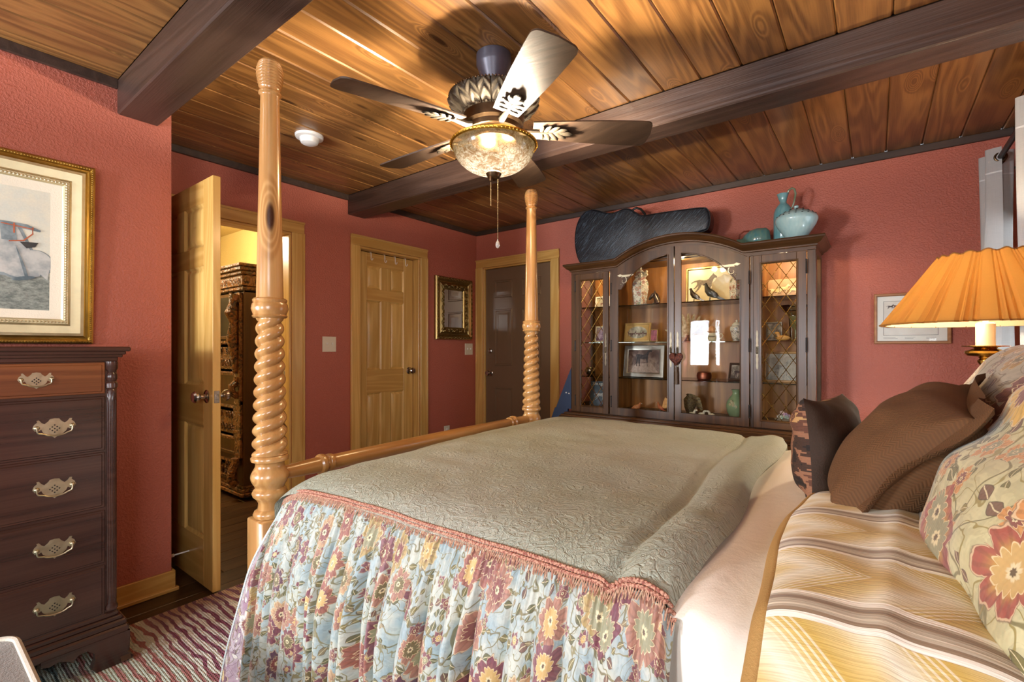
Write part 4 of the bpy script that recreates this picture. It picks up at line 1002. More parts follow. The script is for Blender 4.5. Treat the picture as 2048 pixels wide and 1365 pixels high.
def shademat():
    g = G('pleated_amber_silk'); n = g.noise(g.co(), 200, 2); c = g.val('#c4904a', n * .1 + .95)
    d = g.n('ShaderNodeBsdfDiffuse'); g.set(d.inputs[0], c); t = g.n('ShaderNodeBsdfTranslucent'); g.set(t.inputs[0], C('#dcb070'))
    mx = g.n('ShaderNodeMixShader'); mx.inputs[0].default_value = .25; g.nt.links.new(d.outputs[0], mx.inputs[1]); g.nt.links.new(t.outputs[0], mx.inputs[2]); g.nt.links.new(mx.outputs[0], g.out.inputs[0]); return g.mat
def shade_fn(u, v, o_=0):
    # groups of fine pleats alternating with flat panels; v=0 bottom, 1 top
    t = u * 18; i = int(t); f = t - i; r = .297 - (.297 - .132) * v - o_
    amp = (.017 * (1 - v) + .0035)
    if f < .42: pl = 0
    else: q = (f - .42) / .58 * 3; pl = (abs((q % 1) * 2 - 1) - .5) * 2
    r += amp * (pl if f >= .42 else .9) * .55
    a = 2 * pi * u; z = 1.290 + .250 * v + .004 * sin(a * 18) * v
    return (LX + r * cos(a), LY + r * sin(a), z)
m = MB(); m.grid(shade_fn, 18 * 24, 6); m.build('pleated_shade', shademat(), la, smooth=20)
m = MB(); m.grid(lambda u, v: (lambda r, a: (LX + r * cos(a), LY + r * sin(a), 1.288 + .250 * v))(.287 - .168 * v, 2 * pi * u), 72, 4); 
def lin():
    g = G('cream_shade_lining'); d = g.n('ShaderNodeBsdfDiffuse'); g.set(d.inputs[0], C('#f2e2b8')); t = g.n('ShaderNodeBsdfTranslucent'); g.set(t.inputs[0], C('#f4dca0'))
    mx = g.n('ShaderNodeMixShader'); mx.inputs[0].default_value = .55; g.nt.links.new(d.outputs[0], mx.inputs[1]); g.nt.links.new(t.outputs[0], mx.inputs[2]); g.nt.links.new(mx.outputs[0], g.out.inputs[0]); return g.mat
m.build('shade_lining', lin(), la, smooth=60)
m = MB()
for zz, o_ in ((1.286, 0), ):
    m.tube([shade_fn(i / 432, 0) for i in range(432)], .003, 5, closed=True)
m.tube([shade_fn(i / 432, 1) for i in range(432)], .0028, 5, closed=True); m.build('shade_piping', plain('brown_piping', '#9a6a2c', .7), la, kind='stuff')
m = MB(); m.lathe([(.006, 1.293), (.012, 1.31), (.028, 1.36), (.032, 1.385), (.024, 1.41), (0, 1.42)], 20, c=(LX, LY, 0))
def bulbm():
    g = G('lit_bulb'); e = g.n('ShaderNodeEmission'); g.set(e.inputs[0], C('#ffe0a0')); e.inputs[1].default_value = 6; g.nt.links.new(e.outputs[0], g.out.inputs[0]); return g.mat
m.build('bulb', bulbm(), la)
lamp('table_lamp_bulb', 'POINT', (LX - .045, LY - .02, 1.40), 25, (1, .82, .58), radius=.03)
# ------------------------------------------------------------------ ottoman corner
ot = thing('upholstered_ottoman', 'grey-brown linen ottoman with pale piping at the near left corner of the frame', 'ottoman', (-1.3, -.1, 0))
lin_ = plain('taupe_linen', '#6d6354', .85, 0, .5, 220, .25, Sheen_Weight=.3)
OX0, OX1, OY0, OY1 = -1.685, -.95, -.36, .195
def rr(x0, x1, y0, y1, r, n=8):
    o = []
    for cx, cy, a in ((x1 - r, y1 - r, 0), (x0 + r, y1 - r, 90), (x0 + r, y0 + r, 180), (x1 - r, y0 + r, 270)):
        for i in range(n + 1): t = radians(a + 90 * i / n); o.append((cx + r * cos(t), cy + r * sin(t)))
    return o
m = MB(); ol = rr(OX0, OX1, OY0, OY1, .05)
m.prism(rr(OX0 + .004, OX1 - .004, OY0 + .004, OY1 - .004, .048), 'z', .40, .496)
cx, cy = (OX0 + OX1) / 2, (OY0 + OY1) / 2
ringn = len(ol); vs = []; fs = []; b0_ = len(m.v)
for k in range(7):
    t = k / 6; s_ = 1 - t * .98; vs += [(cx + (a - cx) * s_, cy + (b - cy) * s_, .495 + .022 * sin(pi * .5 * t)) for a, b in ol]
for k in range(6):
    for j in range(ringn): fs.append((k * ringn + j, k * ringn + (j + 1) % ringn, (k + 1) * ringn + (j + 1) % ringn, (k + 1) * ringn + j))
m.add(vs, fs); m.build('seat_cushion', lin_, ot, smooth=60)
m = MB(); m.tube([(a, b, .497) for a, b in ol], .007, 8, closed=True); m.tube([(a, b, .402) for a, b in ol], .006, 8, closed=True); m.build('piping', plain('pale_piping', '#b5ab9a', .8, 0, .3, 200), ot, kind='stuff')
m = MB(); m.prism(rr(OX0 + .012, OX1 - .012, OY0 + .012, OY1 - .012, .04), 'z', .16, .40); m.build('upholstered_base', lin_, ot)
for x in (OX0 + .06, OX1 - .06):
    for y in (OY0 + .06, OY1 - .06): m = MB(); m.lathe([(.014, .012), (.022, .16)], 16, c=(x, y, 0)); m.build('leg', M['mahog'], ot)
# ------------------------------------------------------------------ rug
def rugmat():
    g = G('tiger_stripe_pile'); p = g.co(); x, y, z = g.sep(p)
    wob = g.noise(g.vm('MULTIPLY', p, (2.6, 5, 1)), 1, 3, .6); t = y * 29 + wob * 3.4 + g.noise(p, 9, 2) * .9
    s_ = 1 - g.ss(.48, .72, (t * 6.283).sn() * .5 + .5)
    zn = g.noise(g.vm('MULTIPLY', p, (1.5, 1.5, 1)), 1, 1, .4)
    zone = y + (zn - .5) * .3
    a = g.ramp(zone, [(0, '#2c4a48'), (.40, '#34524c'), (.50, '#a8685c'), (.68, '#a86058'), (.74, '#84304e'), (1, '#843054')])
    b = g.ramp(zone, [(0, '#93a698'), (.42, '#b0bda8'), (.52, '#c0c8b0'), (.66, '#d2d6c4'), (.76, '#efe8da'), (1, '#efe8dc')])
    ed = g.ss(-2.36, -2.50, x + (wob - .5) * .2) * g.ss(.66, .74, y); b = g.mix(ed * .85, b, '#a3662c'); a = g.mix(ed * .5, a, '#4a1a1a')
    tuft = ((x * 520).sn() * .5 + .5) * ((y * 640).sn() * .5 + .5); nz = g.noise(p, 260, 2)
    c = g.mix(s_, a, b); c = g.val(c, tuft * .35 + nz * .3 + .92)
    return g.pbr(c, .95, 0, g.bump(tuft + nz * .6, 1., .01), Sheen_Weight=.2)
m = MB(); m.prism(rr(-2.55, -.35, -1.3, 2.5, .02, 3), 'z', .0005, .011); rug = m.build('area_rug', rugmat(), None); tag(rug, 'wavy striped area rug in maroon, cream, sage and teal under the dresser and bed', 'rug')
# ------------------------------------------------------------------ china hutch
HX0, HX1, HF, HB = -1.99, -.29, 3.42, 3.812; XC = (HX0 + HX1) / 2
hu = thing('china_hutch', 'large walnut china hutch with arched glass doors on the right red wall', 'hutch', (XC, 3.6, 0))
def raise_(x, h=.128, hw=.447):
    d = abs(x - XC)
    if d >= hw: return 0
    R_ = (hw * hw + h * h) / (2 * h); return sqrt(R_ * R_ - d * d) - (R_ - h)
m = MB(); m.box(HX0 - .05, HX1 + .05, 3.33, HB, .10, .62); m.box(HX0 - .03, HX1 + .03, 3.36, HB, 0, .10)
m.build('buffet_case', M['hutchx'], hu)
m = MB()
for o_, z0, z1 in ((.062, .612, .628), (.072, .626, .646), (.060, .644, .656), (.050, .654, .668), (.03, .666, .684)): m.box(HX0 - o_, HX1 + o_, 3.38 - o_, HB, z0, z1, b=.005)
m.build('buffet_top', M['hutchx'], hu)
for k in range(4):
    a = HX0 + .02 + k * .42; m = MB(); m.frame(.40, .44, [(0, 0), (0, .016), (.05, .016), (.058, .008), (.075, .008), (.10, .016), (.16, .016)], TR(a + .2, 3.33, .36)); m.box(a + .05, a + .35, 3.316, 3.33, .2, .52); m.build('buffet_door', M['hutchx'], hu)
m = MB()
for x0, x1 in ((HX0, HX0 + .045), (-1.648, -1.628), (-.652, -.632), (HX1 - .045, HX1)): m.box(x0, x1, HF, HF + .022, .684, 1.805, b=.002)
m.box(HX0, HX1, HF, HF + .02, .684, .690); m.build('face_frame', M['hutch'], hu)
def curve(f, x0, x1, n): return [(x0 + (x1 - x0) * i / n, f(x0 + (x1 - x0) * i / n)) for i in range(n + 1)]
m = MB(); nq = 68
top_c = curve(lambda x: 1.836 + raise_(x), HX0, HX1, nq); bot_c = curve(lambda x: 1.800 + raise_(x, .128, .47), HX0, HX1, nq)
vs = [(x, HF, z) for x, z in top_c] + [(x, HF, z) for x, z in bot_c] + [(x, HF + .02, z) for x, z in top_c] + [(x, HF + .02, z) for x, z in bot_c]
q = nq + 1; fs = []
for i in range(nq): fs += [(i, q + i, q + i + 1, i + 1), (2 * q + i, 2 * q + i + 1, 3 * q + i + 1, 3 * q + i), (q + i, 3 * q + i, 3 * q + i + 1, q + i + 1)]
m.add(vs, fs); m.build('arched_frieze', M['hutchx'], hu)
# crown moulding swept over the flats, the arch and the side returns
prof = [(0, 1.822), (.010, 1.826), (.010, 1.834), (.016, 1.838), (.030, 1.846), (.040, 1.858), (.046, 1.866), (.050, 1.868), (.053, 1.876), (.050, 1.883), (0, 1.884)]
path = [(HX0, HB, -1, 0, 0)] + [(HX0, HF, -1, -1, 0)] + [(x, HF, 0, -1, raise_(x)) for x, _ in curve(raise_, HX0 + .02, HX1 - .02, 90)] + [(HX1, HF, 1, -1, 0), (HX1, HB, 1, 0, 0)]
vs = []; fs = []
for x, y, sx, sy, dz in path:
    for o_, z in prof: vs.append((x + sx * o_, y + sy * o_, z + dz))
np_ = len(prof)
for i in range(len(path) - 1):
    for j in range(np_ - 1): fs.append((i * np_ + j, (i + 1) * np_ + j, (i + 1) * np_ + j + 1, i * np_ + j + 1))
m = MB(); m.add(vs, fs); m.build('crown_moulding', M['hutchx'], hu, smooth=28)
m = MB(); m.grid(lambda u, v: (HX0 + (HX1 - HX0) * u, HF - .002 + .09 * v, 1.8835 + raise_(HX0 + (HX1 - HX0) * u)), 90, 1)
m.grid(lambda u, v: (HX0 + (HX1 - HX0) * u, HF + .088, 1.85 + v * (.0335 + raise_(HX0 + (HX1 - HX0) * u))), 90, 1)
m.box(HX0, HX1, HF + .03, HB, 1.855, 1.872); m.build('case_top', M['hutchx'], hu)
m = MB(); m.box(HX0 + .01, HX1 - .01, HB - .012, HB, .69, 1.86); m.build('back_panel', M['hutchin'], hu)
m = MB(); m.box(HX0 + .01, HX1 - .01, HF + .02, HB - .012, .690, .712); m.build('interior_floor', M['hutchx'], hu)
for x in (-1.648, -.652):
    m = MB(); m.box(x, x + .02, HF + .02, HB - .012, .712, 1.855); m.build('divider', M['hutchin'], hu)
for x0, s_ in ((HX0, 1), (HX1, -1)):
    m = MB(); a, b = sorted((x0, x0 + s_ * .022))
    m.box(a, b, HF + .02, HF + .075, .684, 1.855); m.box(a, b, HB - .06, HB, .684, 1.855); m.box(a, b, HF + .075, HB - .06, .684, .745); m.box(a, b, HF + .075, HB - .06, 1.79, 1.855); sdp = m.build('side_frame', M['hutch'], hu)
    m = MB(); m.box(a + .008, a + .012, HF + .07, HB - .055, .74, 1.80, b=.0005); m.build('side_pane', M['glass'], sdp)
for k, (x0, x1) in enumerate(((HX0 + .022, -1.649), (-1.627, -.653), (-.631, HX1 - .022))):
    for z in ((1.529, 1.246, .970) if k != 2 else (1.533, 1.249, .973)):
        m = MB(); m.box(x0, x1, HF + .045, HB - .014, z - .004, z + .003, b=.001); m.build('glass_shelf', M['shelfglass'], hu)
DF = HF - .018
M['bronze2'] = metal('dull_bronze_escutcheon', '#7d7260', .42, .2)
def escut(par, x, z, s_=1):
    m = MB(); out = []
    for i in range(41):
        t = i / 40; out.append((.0025 + .0035 * abs(sin(t * pi * 6)) + .002 * sin(pi * t), -.125 + .25 * t))
    poly = out + [(-a, b) for a, b in out[::-1]]; m.prism([(x + a, z + b) for a, b in poly], 'y', DF, DF - .003)
    m.box(x - .008, x + .008, DF - .008, DF, z - .022, z + .022, b=.002)
    m.tube([(x, DF - .008, z + .016), (x, DF - .018, z + .01), (x, DF - .018, z - .02), (x, DF - .009, z - .024)], .003, 6); m.build('door_pull', M['bronze2'], par)
def hinge(par, x, z):
    m = MB(); m.tube([(x, DF - .002, z - .035), (x, DF - .002, z + .035)], .0045, 8); m.ball((x, DF - .002, z + .04), .005); m.ball((x, DF - .002, z - .04), .005); m.build('hinge', M['black'], par)
def bead(m, x0, x1, z0, z1): m.frame(x1 - x0, z1 - z0, [(-.010, 0), (-.008, .004), (-.003, .005), (0, .001), (.004, -.012)], TR((x0 + x1) / 2, DF, (z0 + z1) / 2))
for k, (x0, x1, g0, g1) in enumerate(((-1.942, -1.650, -1.893, -1.697), (-.630, -.338, -.583, -.389))):
    z0, z1, a, b = .690, 1.797, .740, 1.742
    m = MB()
    for q in ((x0, g0, z0, z1), (g1, x1, z0, z1), (g0, g1, z0, a), (g0, g1, b, z1)): m.box(q[0], q[1], DF, HF, q[2], q[3], b=.002)
    bead(m, g0, g1, a, b); d = m.build('leaded_door', M['hutch'], hu)
    m = MB(); m.box(g0 - .004, g1 + .004, DF + .010, DF + .013, a - .004, b + .004, b=.0004); m.build('pane', M['glass'], d)
    m = MB(); dw, dh = .079, .118; cx = (g0 + g1) / 2
    def clipline(sl, c):
        pts = []
        for x in (g0, g1):
            z = sl * (x - cx) + c
            if a <= z <= b: pts.append((x, z))
        for z in (a, b):
            x = (z - c) / sl + cx
            if g0 < x < g1: pts.append((x, z))
        return pts[:2] if len(pts) >= 2 else None
    for i in range(-6, 20):
        for sg in (-1, 1):
            p = clipline(sg * dh / dw, a + i * dh + .03)
            if p: m.tube([(p[0][0], DF + .008, p[0][1]), (p[1][0], DF + .008, p[1][1])], .0023, 5)
    m.build('leading', M['brass'], d, kind='stuff')
    escut(d, x1 - .022 if k == 0 else x0 + .022, 1.19)
    for z in (.78, 1.22, 1.70): hinge(d, x0 - .001 if k == 0 else x1 + .001, z)
def arch_in(x): return 1.875 - .477 + sqrt(max(0, .477 ** 2 - (x - XC) ** 2))
for k, sg in enumerate((1, -1)):
    X = lambda d: XC - sg * d          # d = distance from the centre line
    z0, a = .690, .745
    m = MB()
    def poly(pts): m.prism([(X(d), z) for d, z in pts], 'y', DF, HF)
    dt = lambda d: 1.797 + raise_(XC + d, .128, .47)
    poly([(.432, z0), (.484, z0)] + [(.484 - .052 * i / 4, dt(.484 - .052 * i / 4)) for i in range(5)])
    poly([(.004, z0), (.046, z0), (.046, dt(.046)), (.004, dt(.004))]); poly([(.046, z0), (.432, z0), (.432, a), (.046, a)])
    tp_ = [(.046 + .386 * i / 30, dt(.046 + .386 * i / 30)) for i in range(31)]; op = [(.432, 1.650), (.408, 1.650)] + [(.405 - .359 * i / 30, arch_in(XC + .405 - .359 * i / 30)) for i in range(31)]
    poly(tp_ + op)
    path = [(.046, a), (.432, a), (.432, 1.65), (.408, 1.65)] + [(.405 - .359 * i / 30, arch_in(XC + .405 - .359 * i / 30)) for i in range(31)]
    m.tube([(X(d), DF - .001, z) for d, z in path], .005, 6, closed=True)
    d = m.build('arched_door', M['hutch'], hu)
    m = MB(); m.prism([(X(p), z) for p, z in path], 'y', DF + .010, DF + .013); m.build('pane', M['glass'], d)
    escut(d, X(.024), 1.19)
    for z in (.79, 1.22, 1.66): hinge(d, X(.486), z)
    m = MB(); sp_ = []
    for i in range(40):
        t = i / 39 * 4.6; r = .005 + .026 * (1 - i / 39) ** 1.0; sp_.append((X(.375 + .01) + sg * -1 * r * cos(t + 2.2) * 1, DF - .002, 1.712 + r * sin(t + 2.2)))
    m.tube(sp_, [.0022 + .0028 * (1 - i / 39) for i in range(40)], 6)
    m.prism([(X(.30), 1.752), (X(.315), 1.760), (X(.33), 1.755), (X(.395), 1.757), (X(.41), 1.764), (X(.435), 1.754), (X(.415), 1.744), (X(.395), 1.748), (X(.40), 1.735), (X(.395), 1.74), (X(.33), 1.743), (X(.315), 1.745)], 'y', DF - .004, DF); m.ball((X(.405), DF - .002, 1.685), .006)
    m.build('brass_scroll', M['oldbrass'], d)
for x, z, p in ((-1.80, 1.80, 3.6), (-1.14, 1.845, 5), (-.48, 1.80, 4.5)): lamp('hutch_puck_light', 'POINT', (x, 3.55, z), p, (1, .76, .46), radius=.025)
# --------------------------------------------------------------- things in the hutch
S1, S2, S3, S0 = 1.532, 1.249, .973, .712
def vase(name, lab, cat, x, y, z, prof, mat, n=32, fn=None, group=None, mat_lab=None, part='body'):
    t = thing(name, lab, cat, (x, y, z), group=group); m = MB(); m.lathe(prof, n, c=(x, y, z), fn=fn); m.build(part, mat, t); return t
def photo_mat(nm, cols, sc_=14, aspect=(1, 1, 1), mode='LINEAR'):
    g = G(nm); p = g.vm('MULTIPLY', g.co(), aspect); n = g.noise(p, sc_, 3, .6, .8); x, y, z = g.sep(g.co())
    return g.pbr(g.ramp(n * .8 + z * 1.5 + .1, [(.25 + .5 * i / (len(cols) - 1), c) for i, c in enumerate(cols)], mode), .35)
def picture(name, lab, x, y, z, w_, h_, fw, fmat, pmat, lean=8, yaw=0, matw=0, mmat=None, oval=False, figs=(), group=None, cat='picture frame'):
    t = thing(name, lab, cat, (x, y, z + h_ / 2), (radians(-lean), 0, radians(yaw)), group)
    m = MB(); m.frame(w_, h_, [(0, -.006), (0, .006), (.003, .009), (fw * .7, .009), (fw, .004)]); m.box(-w_ / 2 + .002, w_ / 2 - .002, .0, .006, -h_ / 2 + .002, h_ / 2 - .002, b=.001); m.build('frame', fmat, t, world=False)
    iw, ih = w_ - 2 * fw, h_ - 2 * fw
    if mmat: flat('mat', [[(-iw / 2, -ih / 2), (iw / 2, -ih / 2), (iw / 2, ih / 2), (-iw / 2, ih / 2)]], mmat, t, .0)
    pw, ph = iw - 2 * matw, ih - 2 * matw
    flat('photograph', [ell(0, 0, pw / 2, ph / 2) if oval else [(-pw / 2, -ph / 2), (pw / 2, -ph / 2), (pw / 2, ph / 2), (-pw / 2, ph / 2)]], pmat, t, .0012, .0004)
    for nm, polys, mt_ in figs: flat(nm, polys, mt_, t, .0018, .0003)
    return t
pf_white = plain('white_frame', '#e4dccb', .5, 0, 0, 40, .05); pf_gold = metal('thin_gold_frame', '#c9a860', .35); pf_sand = plain('gilded_sand_frame', '#c9a45e', .45, .3, .1, 60, .12); pf_silver = metal('worn_silver_frame', '#9a958c', .4, .1)
pf_wood = wood('photo_frame_wood', '#8a6034', '#b58548', 0, .4)
P_land = photo_mat('landscape_photo', ['#54503f', '#8a8266', '#c9bfa6', '#dcd6c6'], 16); P_purple = photo_mat('family_photo', ['#3a2c3c', '#7a5a78', '#b8a2b0', '#d9d0cc'], 30)
P_pink = photo_mat('pink_figure_photo', ['#3a2a26', '#8a4050', '#c0607a', '#7a6a4c'], 34); P_grey = photo_mat('old_grey_photo', ['#24211e', '#5a544c', '#9a9284', '#cfc8b8'], 30); P_sep = photo_mat('cream_sketch_paper', ['#d9c090', '#e6d2a6', '#ecdcb8'], 5); P_barn = photo_mat('barn_photo', ['#6d5a54', '#9a8478', '#5a4038', '#3a2c30'], 12); P_pan = photo_mat('track_photo', ['#6a6a64', '#a09684', '#8a7f70', '#c0b4a0'], 18)
hb = paintcol('brown_bay_paint', '#54382c', '#7a5040', 60); hk = paintcol('black_horse_paint', '#2a2426', '#4a4044', 60); hc = paintcol('pencil_line', '#6a5a48', '#8a7860', 120)
# left leaded section
picture('photo_frame', 'small white framed photo on the top shelf of the left leaded section', -1.835, 3.68, S1, .14, .105, .014, pf_white, P_land, 10, figs=(('printed_horse', [stand_poly(0, -.01, .05)], hb),), group=None)
picture('photo_frame', 'small cream framed photo on the second shelf of the left leaded section', -1.845, 3.66, S2, .10, .135, .012, pf_white, P_purple, 10)
vase('silver_bowl', 'round silver bowl on the third shelf of the left leaded section', 'bowl', -1.925, 3.62, S3, [(.015, 0), (.03, .008), (.042, .03), (.043, .045), (.036, .062), (.032, .066), (.030, .064), (.036, .045), (0, .02)], M['chrome'])
st_ = thing('figurine', 'tall slim dark figurine on the third shelf of the left leaded section', 'figurine', (-1.775, 3.60, S3)); m = MB(); m.tube([(-1.775, 3.6, S3), (-1.775, 3.6, S3 + .02), (-1.77, 3.6, S3 + .06), (-1.78, 3.6, S3 + .11), (-1.775, 3.6, S3 + .15), (-1.77, 3.6, S3 + .19)], [.028, .012, .016, .020, .012, .006], 10); m.ball((-1.772, 3.6, S3 + .205), (.011, .012, .015)); m.build('body', M['chrome'], st_)
mg = thing('magazine', 'blue-grey magazine with a horse cover at the bottom of the left leaded section', 'magazine', (-1.832, 3.60, S0 + .108), (radians(-8), 0, 0))
m = MB(); m.box(-.078, .078, -.002, .004, -.105, .105, b=.001); m.build('pages', pf_white, mg, world=False); flat('cover', [[(-.078, -.105), (.078, -.105), (.078, .105), (-.078, .105)]], photo_mat('magazine_cover', ['#6a5a72', '#54606e', '#44545e', '#3c4e58'], 10), mg, .0025)
flat('cover_horse', [horse_poly(.015, -.01, .10, 1)], paintcol('cover_grey', '#8a8a8c', '#c0bfbc', 60), mg, .0035)
def text(body, size, mat, par, loc, name='lettering', depth=.0003, align='CENTER'):
    cu = bpy.data.curves.new(name, 'FONT'); cu.body = body; cu.size = size; cu.align_x = align; cu.extrude = depth
    o = bpy.data.objects.new(name, cu); COL.objects.link(o); bpy.context.view_layer.update()
    me = bpy.data.meshes.new_from_object(o.evaluated_get(bpy.context.evaluated_depsgraph_get())); bpy.data.objects.remove(o)
    ob = bpy.data.objects.new(name, me); COL.objects.link(ob); me.materials.append(mat); ob.parent = par; ob.location = loc; ob.rotation_euler = (radians(90), 0, 0); ob['kind'] = 'stuff'; return ob
text('Showgun', .034, pf_white, mg, (0, -.0035, .074))
# arched centre section
CH = flowers('famille_rose_porcelain', '#e6dcc4', '#e0d6be', [(0, '#b5605a'), (.3, '#5a6a84'), (.5, '#c98a6a'), (.7, '#6d8a6a'), (.85, '#a8505a')], 24, leaf='#6a7a54', leaf2='#54707a', vine='#8a7a5a', weave=10, rough=.18, sheen=0, size=1.05)
gj = vase('ginger_jar', 'tall hexagonal floral porcelain jar with a lion lid on the top hutch shelf', 'jar', -1.475, 3.60, S1, [(.05, 0), (.053, .004), (.053, .014), (.050, .018), (.055, .05), (.068, .12), (.071, .155), (.064, .19), (.046, .212), (.043, .222)], CH, 6)
m = MB(); m.lathe([(.05, .222), (.052, .228), (.044, .25), (.026, .275), (.012, .285), (.016, .295), (.010, .31), (0, .315)], 6, c=(-1.475, 3.6, S1)); m.build('lid', CH, gj); m = MB(); m.ball((-1.425, 3.585, S1 + .245), (.018, .014, .02)); m.ball((-1.415, 3.58, S1 + .262), (.012, .01, .012)); m.ball((-1.408, 3.575, S1 + .238), (.008, .008, .010)); m.build('lion_handle', plain('cream_porcelain', '#d9c9a0', .25), gj)
bz = metal('dark_silver_bronze', '#6d6258', .34, .2)
hh = thing('horse_head_bust', 'bronze horse head bust on the top shelf right of the porcelain jar', 'sculpture', (-1.345, 3.58, S1))
m = MB(); b0 = Vector((-1.345, 3.58, S1)); m.lathe([(.026, 0), (.028, .004), (.022, .014), (.012, .018)], 20, c=b0)
m.tube([b0 + Vector(p) for p in ((.015, 0, .014), (.012, 0, .03), (.002, 0, .055), (-.008, 0, .076), (-.014, 0, .086))], [.026, .022, .018, .016, .010], 12); m.tube([b0 + Vector(p) for p in ((-.004, 0, .084), (-.016, 0, .078), (-.032, 0, .062), (-.045, 0, .048), (-.050, 0, .043))], [.012, .016, .013, .010, .006], 12)
for s_ in (-1, 1): m.tube([b0 + Vector((-.004, s_ * .007, .09)), b0 + Vector((-.003, s_ * .009, .112))], [.005, .001], 6)
m.build('body', bz, hh)
m = MB(); m.tube([b0 + Vector(p) for p in ((.006, 0, .09), (.02, 0, .07), (.03, 0, .04), (.034, 0, .02))], [.004, .009, .009, .004], 8); m.build('mane', M['bronze'], hh)
sk = picture('framed_sketch', 'large gold-framed sketch of a galloping horse on the top shelf behind the right arched door', -1.0, 3.765, S1, .34, .285, .018, pf_gold, P_sep, 3, figs=(('pencil_horse', [horse_poly(-.035, .015, .17, 1)], hc),), cat='picture')
def bird(name, lab, x, y, z, L, hgt, mat, mat2, flip=1, tail=.45):
    t = thing(name, lab, 'bird figurine', (x, y, z)); m = MB(); f = flip
    pts = [(-.62 * L, hgt * .12), (-.45 * L, hgt * .24), (-.22 * L, hgt * .36), (0, hgt * .46), (.16 * L, hgt * .60), (.24 * L, hgt * .78), (.28 * L, hgt * .90)]
    m.tube([(x + f * a, y, z + b) for a, b in pts], [.01 * L, .10 * L, .2 * L, .25 * L, .2 * L, .12 * L, .09 * L], 14); m.ball((x + f * .29 * L, y, z + hgt * .9), (.10 * L, .085 * L, .09 * L)); m.build('body', mat, t)
    m = MB(); m.tube([(x + f * .36 * L, y, z + hgt * .9), (x + f * .47 * L, y, z + hgt * .85)], [.035 * L, .004 * L], 8); m.build('beak', mat2, t)
    m = MB(); m.prism([(x - f * .95 * L, z + .0), (x - f * .35 * L, z + hgt * .22), (x - f * .35 * L, z + hgt * .34), (x - f * .92 * L, z + hgt * .10)], 'y', y - .10 * L, y + .10 * L); m.build('tail', mat, t)
    for s_ in (-1, 1):
        m = MB()
        for k in range(4): m.ball((0, 0, 0), (.30 * L - .03 * L * k, .02 * L, .075 * L), 10, 6, TR(x - f * (.12 + .05 * k) * L, y + s_ * (.2 - .012 * k) * L, z + hgt * (.50 - .07 * k)) @ ROT('Y', -f * 24))
        m.build('wing', mat, t)
    m = MB()
    for s_ in (-1, 1): m.tube([(x + f * .02 * L, y + s_ * .06 * L, z + hgt * .25), (x + f * .05 * L, y + s_ * .06 * L, z)], .02 * L, 6)
    m.build('leg', mat2, t, kind='stuff'); return t
bird('bird_figurine', 'silvery eagle figurine on the top shelf in front of the horse sketch', -1.06, 3.60, S1, .085, .115, bz, M['bronze'], -1)
bird('bird_figurine', 'dark bronze pigeon figurine on the top shelf right of the silvery eagle', -.955, 3.63, S1, .115, .15, plain('dark_pigeon_glaze', '#3d3b32', .3), M['black'], -1)
pl_ = thing('dish', 'cream scalloped dish propped behind the bronze pigeon on the top shelf', 'dish', (-.87, 3.73, S1 + .105), (radians(80), 0, 0)); m = MB(); m.lathe([(0, 0), (.05, .004), (.085, .016), (.10, .026), (.098, .03), (.05, .01), (0, .006)], 48, fn=lambda t, z, r: .004 * sin(t * 12) * (r > .07)); m.build('plate', plain('cream_ware', '#d9c498', .3), pl_, world=False)
vase('square_vase', 'square floral porcelain vase at the right end of the top shelf', 'vase', -.77, 3.62, S1, [(.045, 0), (.05, .01), (.056, .10), (.05, .15), (.03, .17), (.034, .19)], CH, 4)
picture('oval_photo_frame', 'gold frame with an oval mat and a row of racehorses on the second shelf', -1.505, 3.62, S2, .215, .152, .016, pf_sand, P_land, 10, matw=.012, mmat=pf_sand, oval=True, figs=(('printed_horses', [stand_poly(-.062 + .031 * k, -.012, .042, 1 if k % 2 else -1) for k in range(5)], hb),))
picture('photo_frame', 'tiny gold frame with a pink figure beside the oval frame on the second shelf', -1.362, 3.60, S2, .062, .098, .008, pf_gold, P_pink, 8)
picture('photo_frame', 'large silver framed photo of a dark horse by a fence on the third shelf', -1.445, 3.60, S3, .325, .25, .036, pf_silver, P_barn, 8, figs=(('dark_horse', [stand_poly(-.01, .03, .14, 1)], hk), ('wooden_planks', [[(-.115, -.085), (.12, -.085), (.06, -.01), (-.06, -.02)]], paintcol('pale_planks', '#a08a80', '#b8a396', 60))))
hg = paintcol('hen_rust', '#a8582c', '#cf8a50', 60)
bird('hen_figurine', 'rust and white ceramic hen lying at the bottom behind the left arched door', -1.50, 3.60, S0 - .012, .095, .075, hg, pf_white, 1)
rb = bird('pheasant_figurine', 'small red and orange ceramic bird with raised tail beside the rust hen', -1.315, 3.60, S0 - .004, .06, .085, paintcol('red_orange_glaze', '#a8402c', '#d98a4a', 50), pf_white, -1)
m = MB(); m.prism([(-1.30, S0 + .03), (-1.262, S0 + .035), (-1.255, S0 + .10), (-1.275, S0 + .115), (-1.29, S0 + .08)], 'y', 3.598, 3.606); m.build('raised_tail', paintcol('amber_glaze', '#c9803a', '#dca860', 50), rb)
ft = thing('feather_fan', 'fan of tan feathers standing on the second shelf behind the right arched door', 'feather fan', (-1.125, 3.66, S2)); fmat_ = paintcol('tan_feather', '#a8875a', '#d9c29a', 40)
for k in range(9):
    a = -70 + 14 * k; m = MB(); m.ball((0, 0, 0), (.013, .003, .085), 8, 8, TR(-1.125, 3.66 + .002 * k, S2 + .03) @ ROT('Y', a) @ TR(0, 0, .10)); m.build('feather', fmat_, ft)
m = MB(); m.lathe([(.025, 0), (.028, .01), (.014, .03), (.012, .05)], 16, c=(-1.125, 3.66, S2)); m.build('holder', M['bronze'], ft)
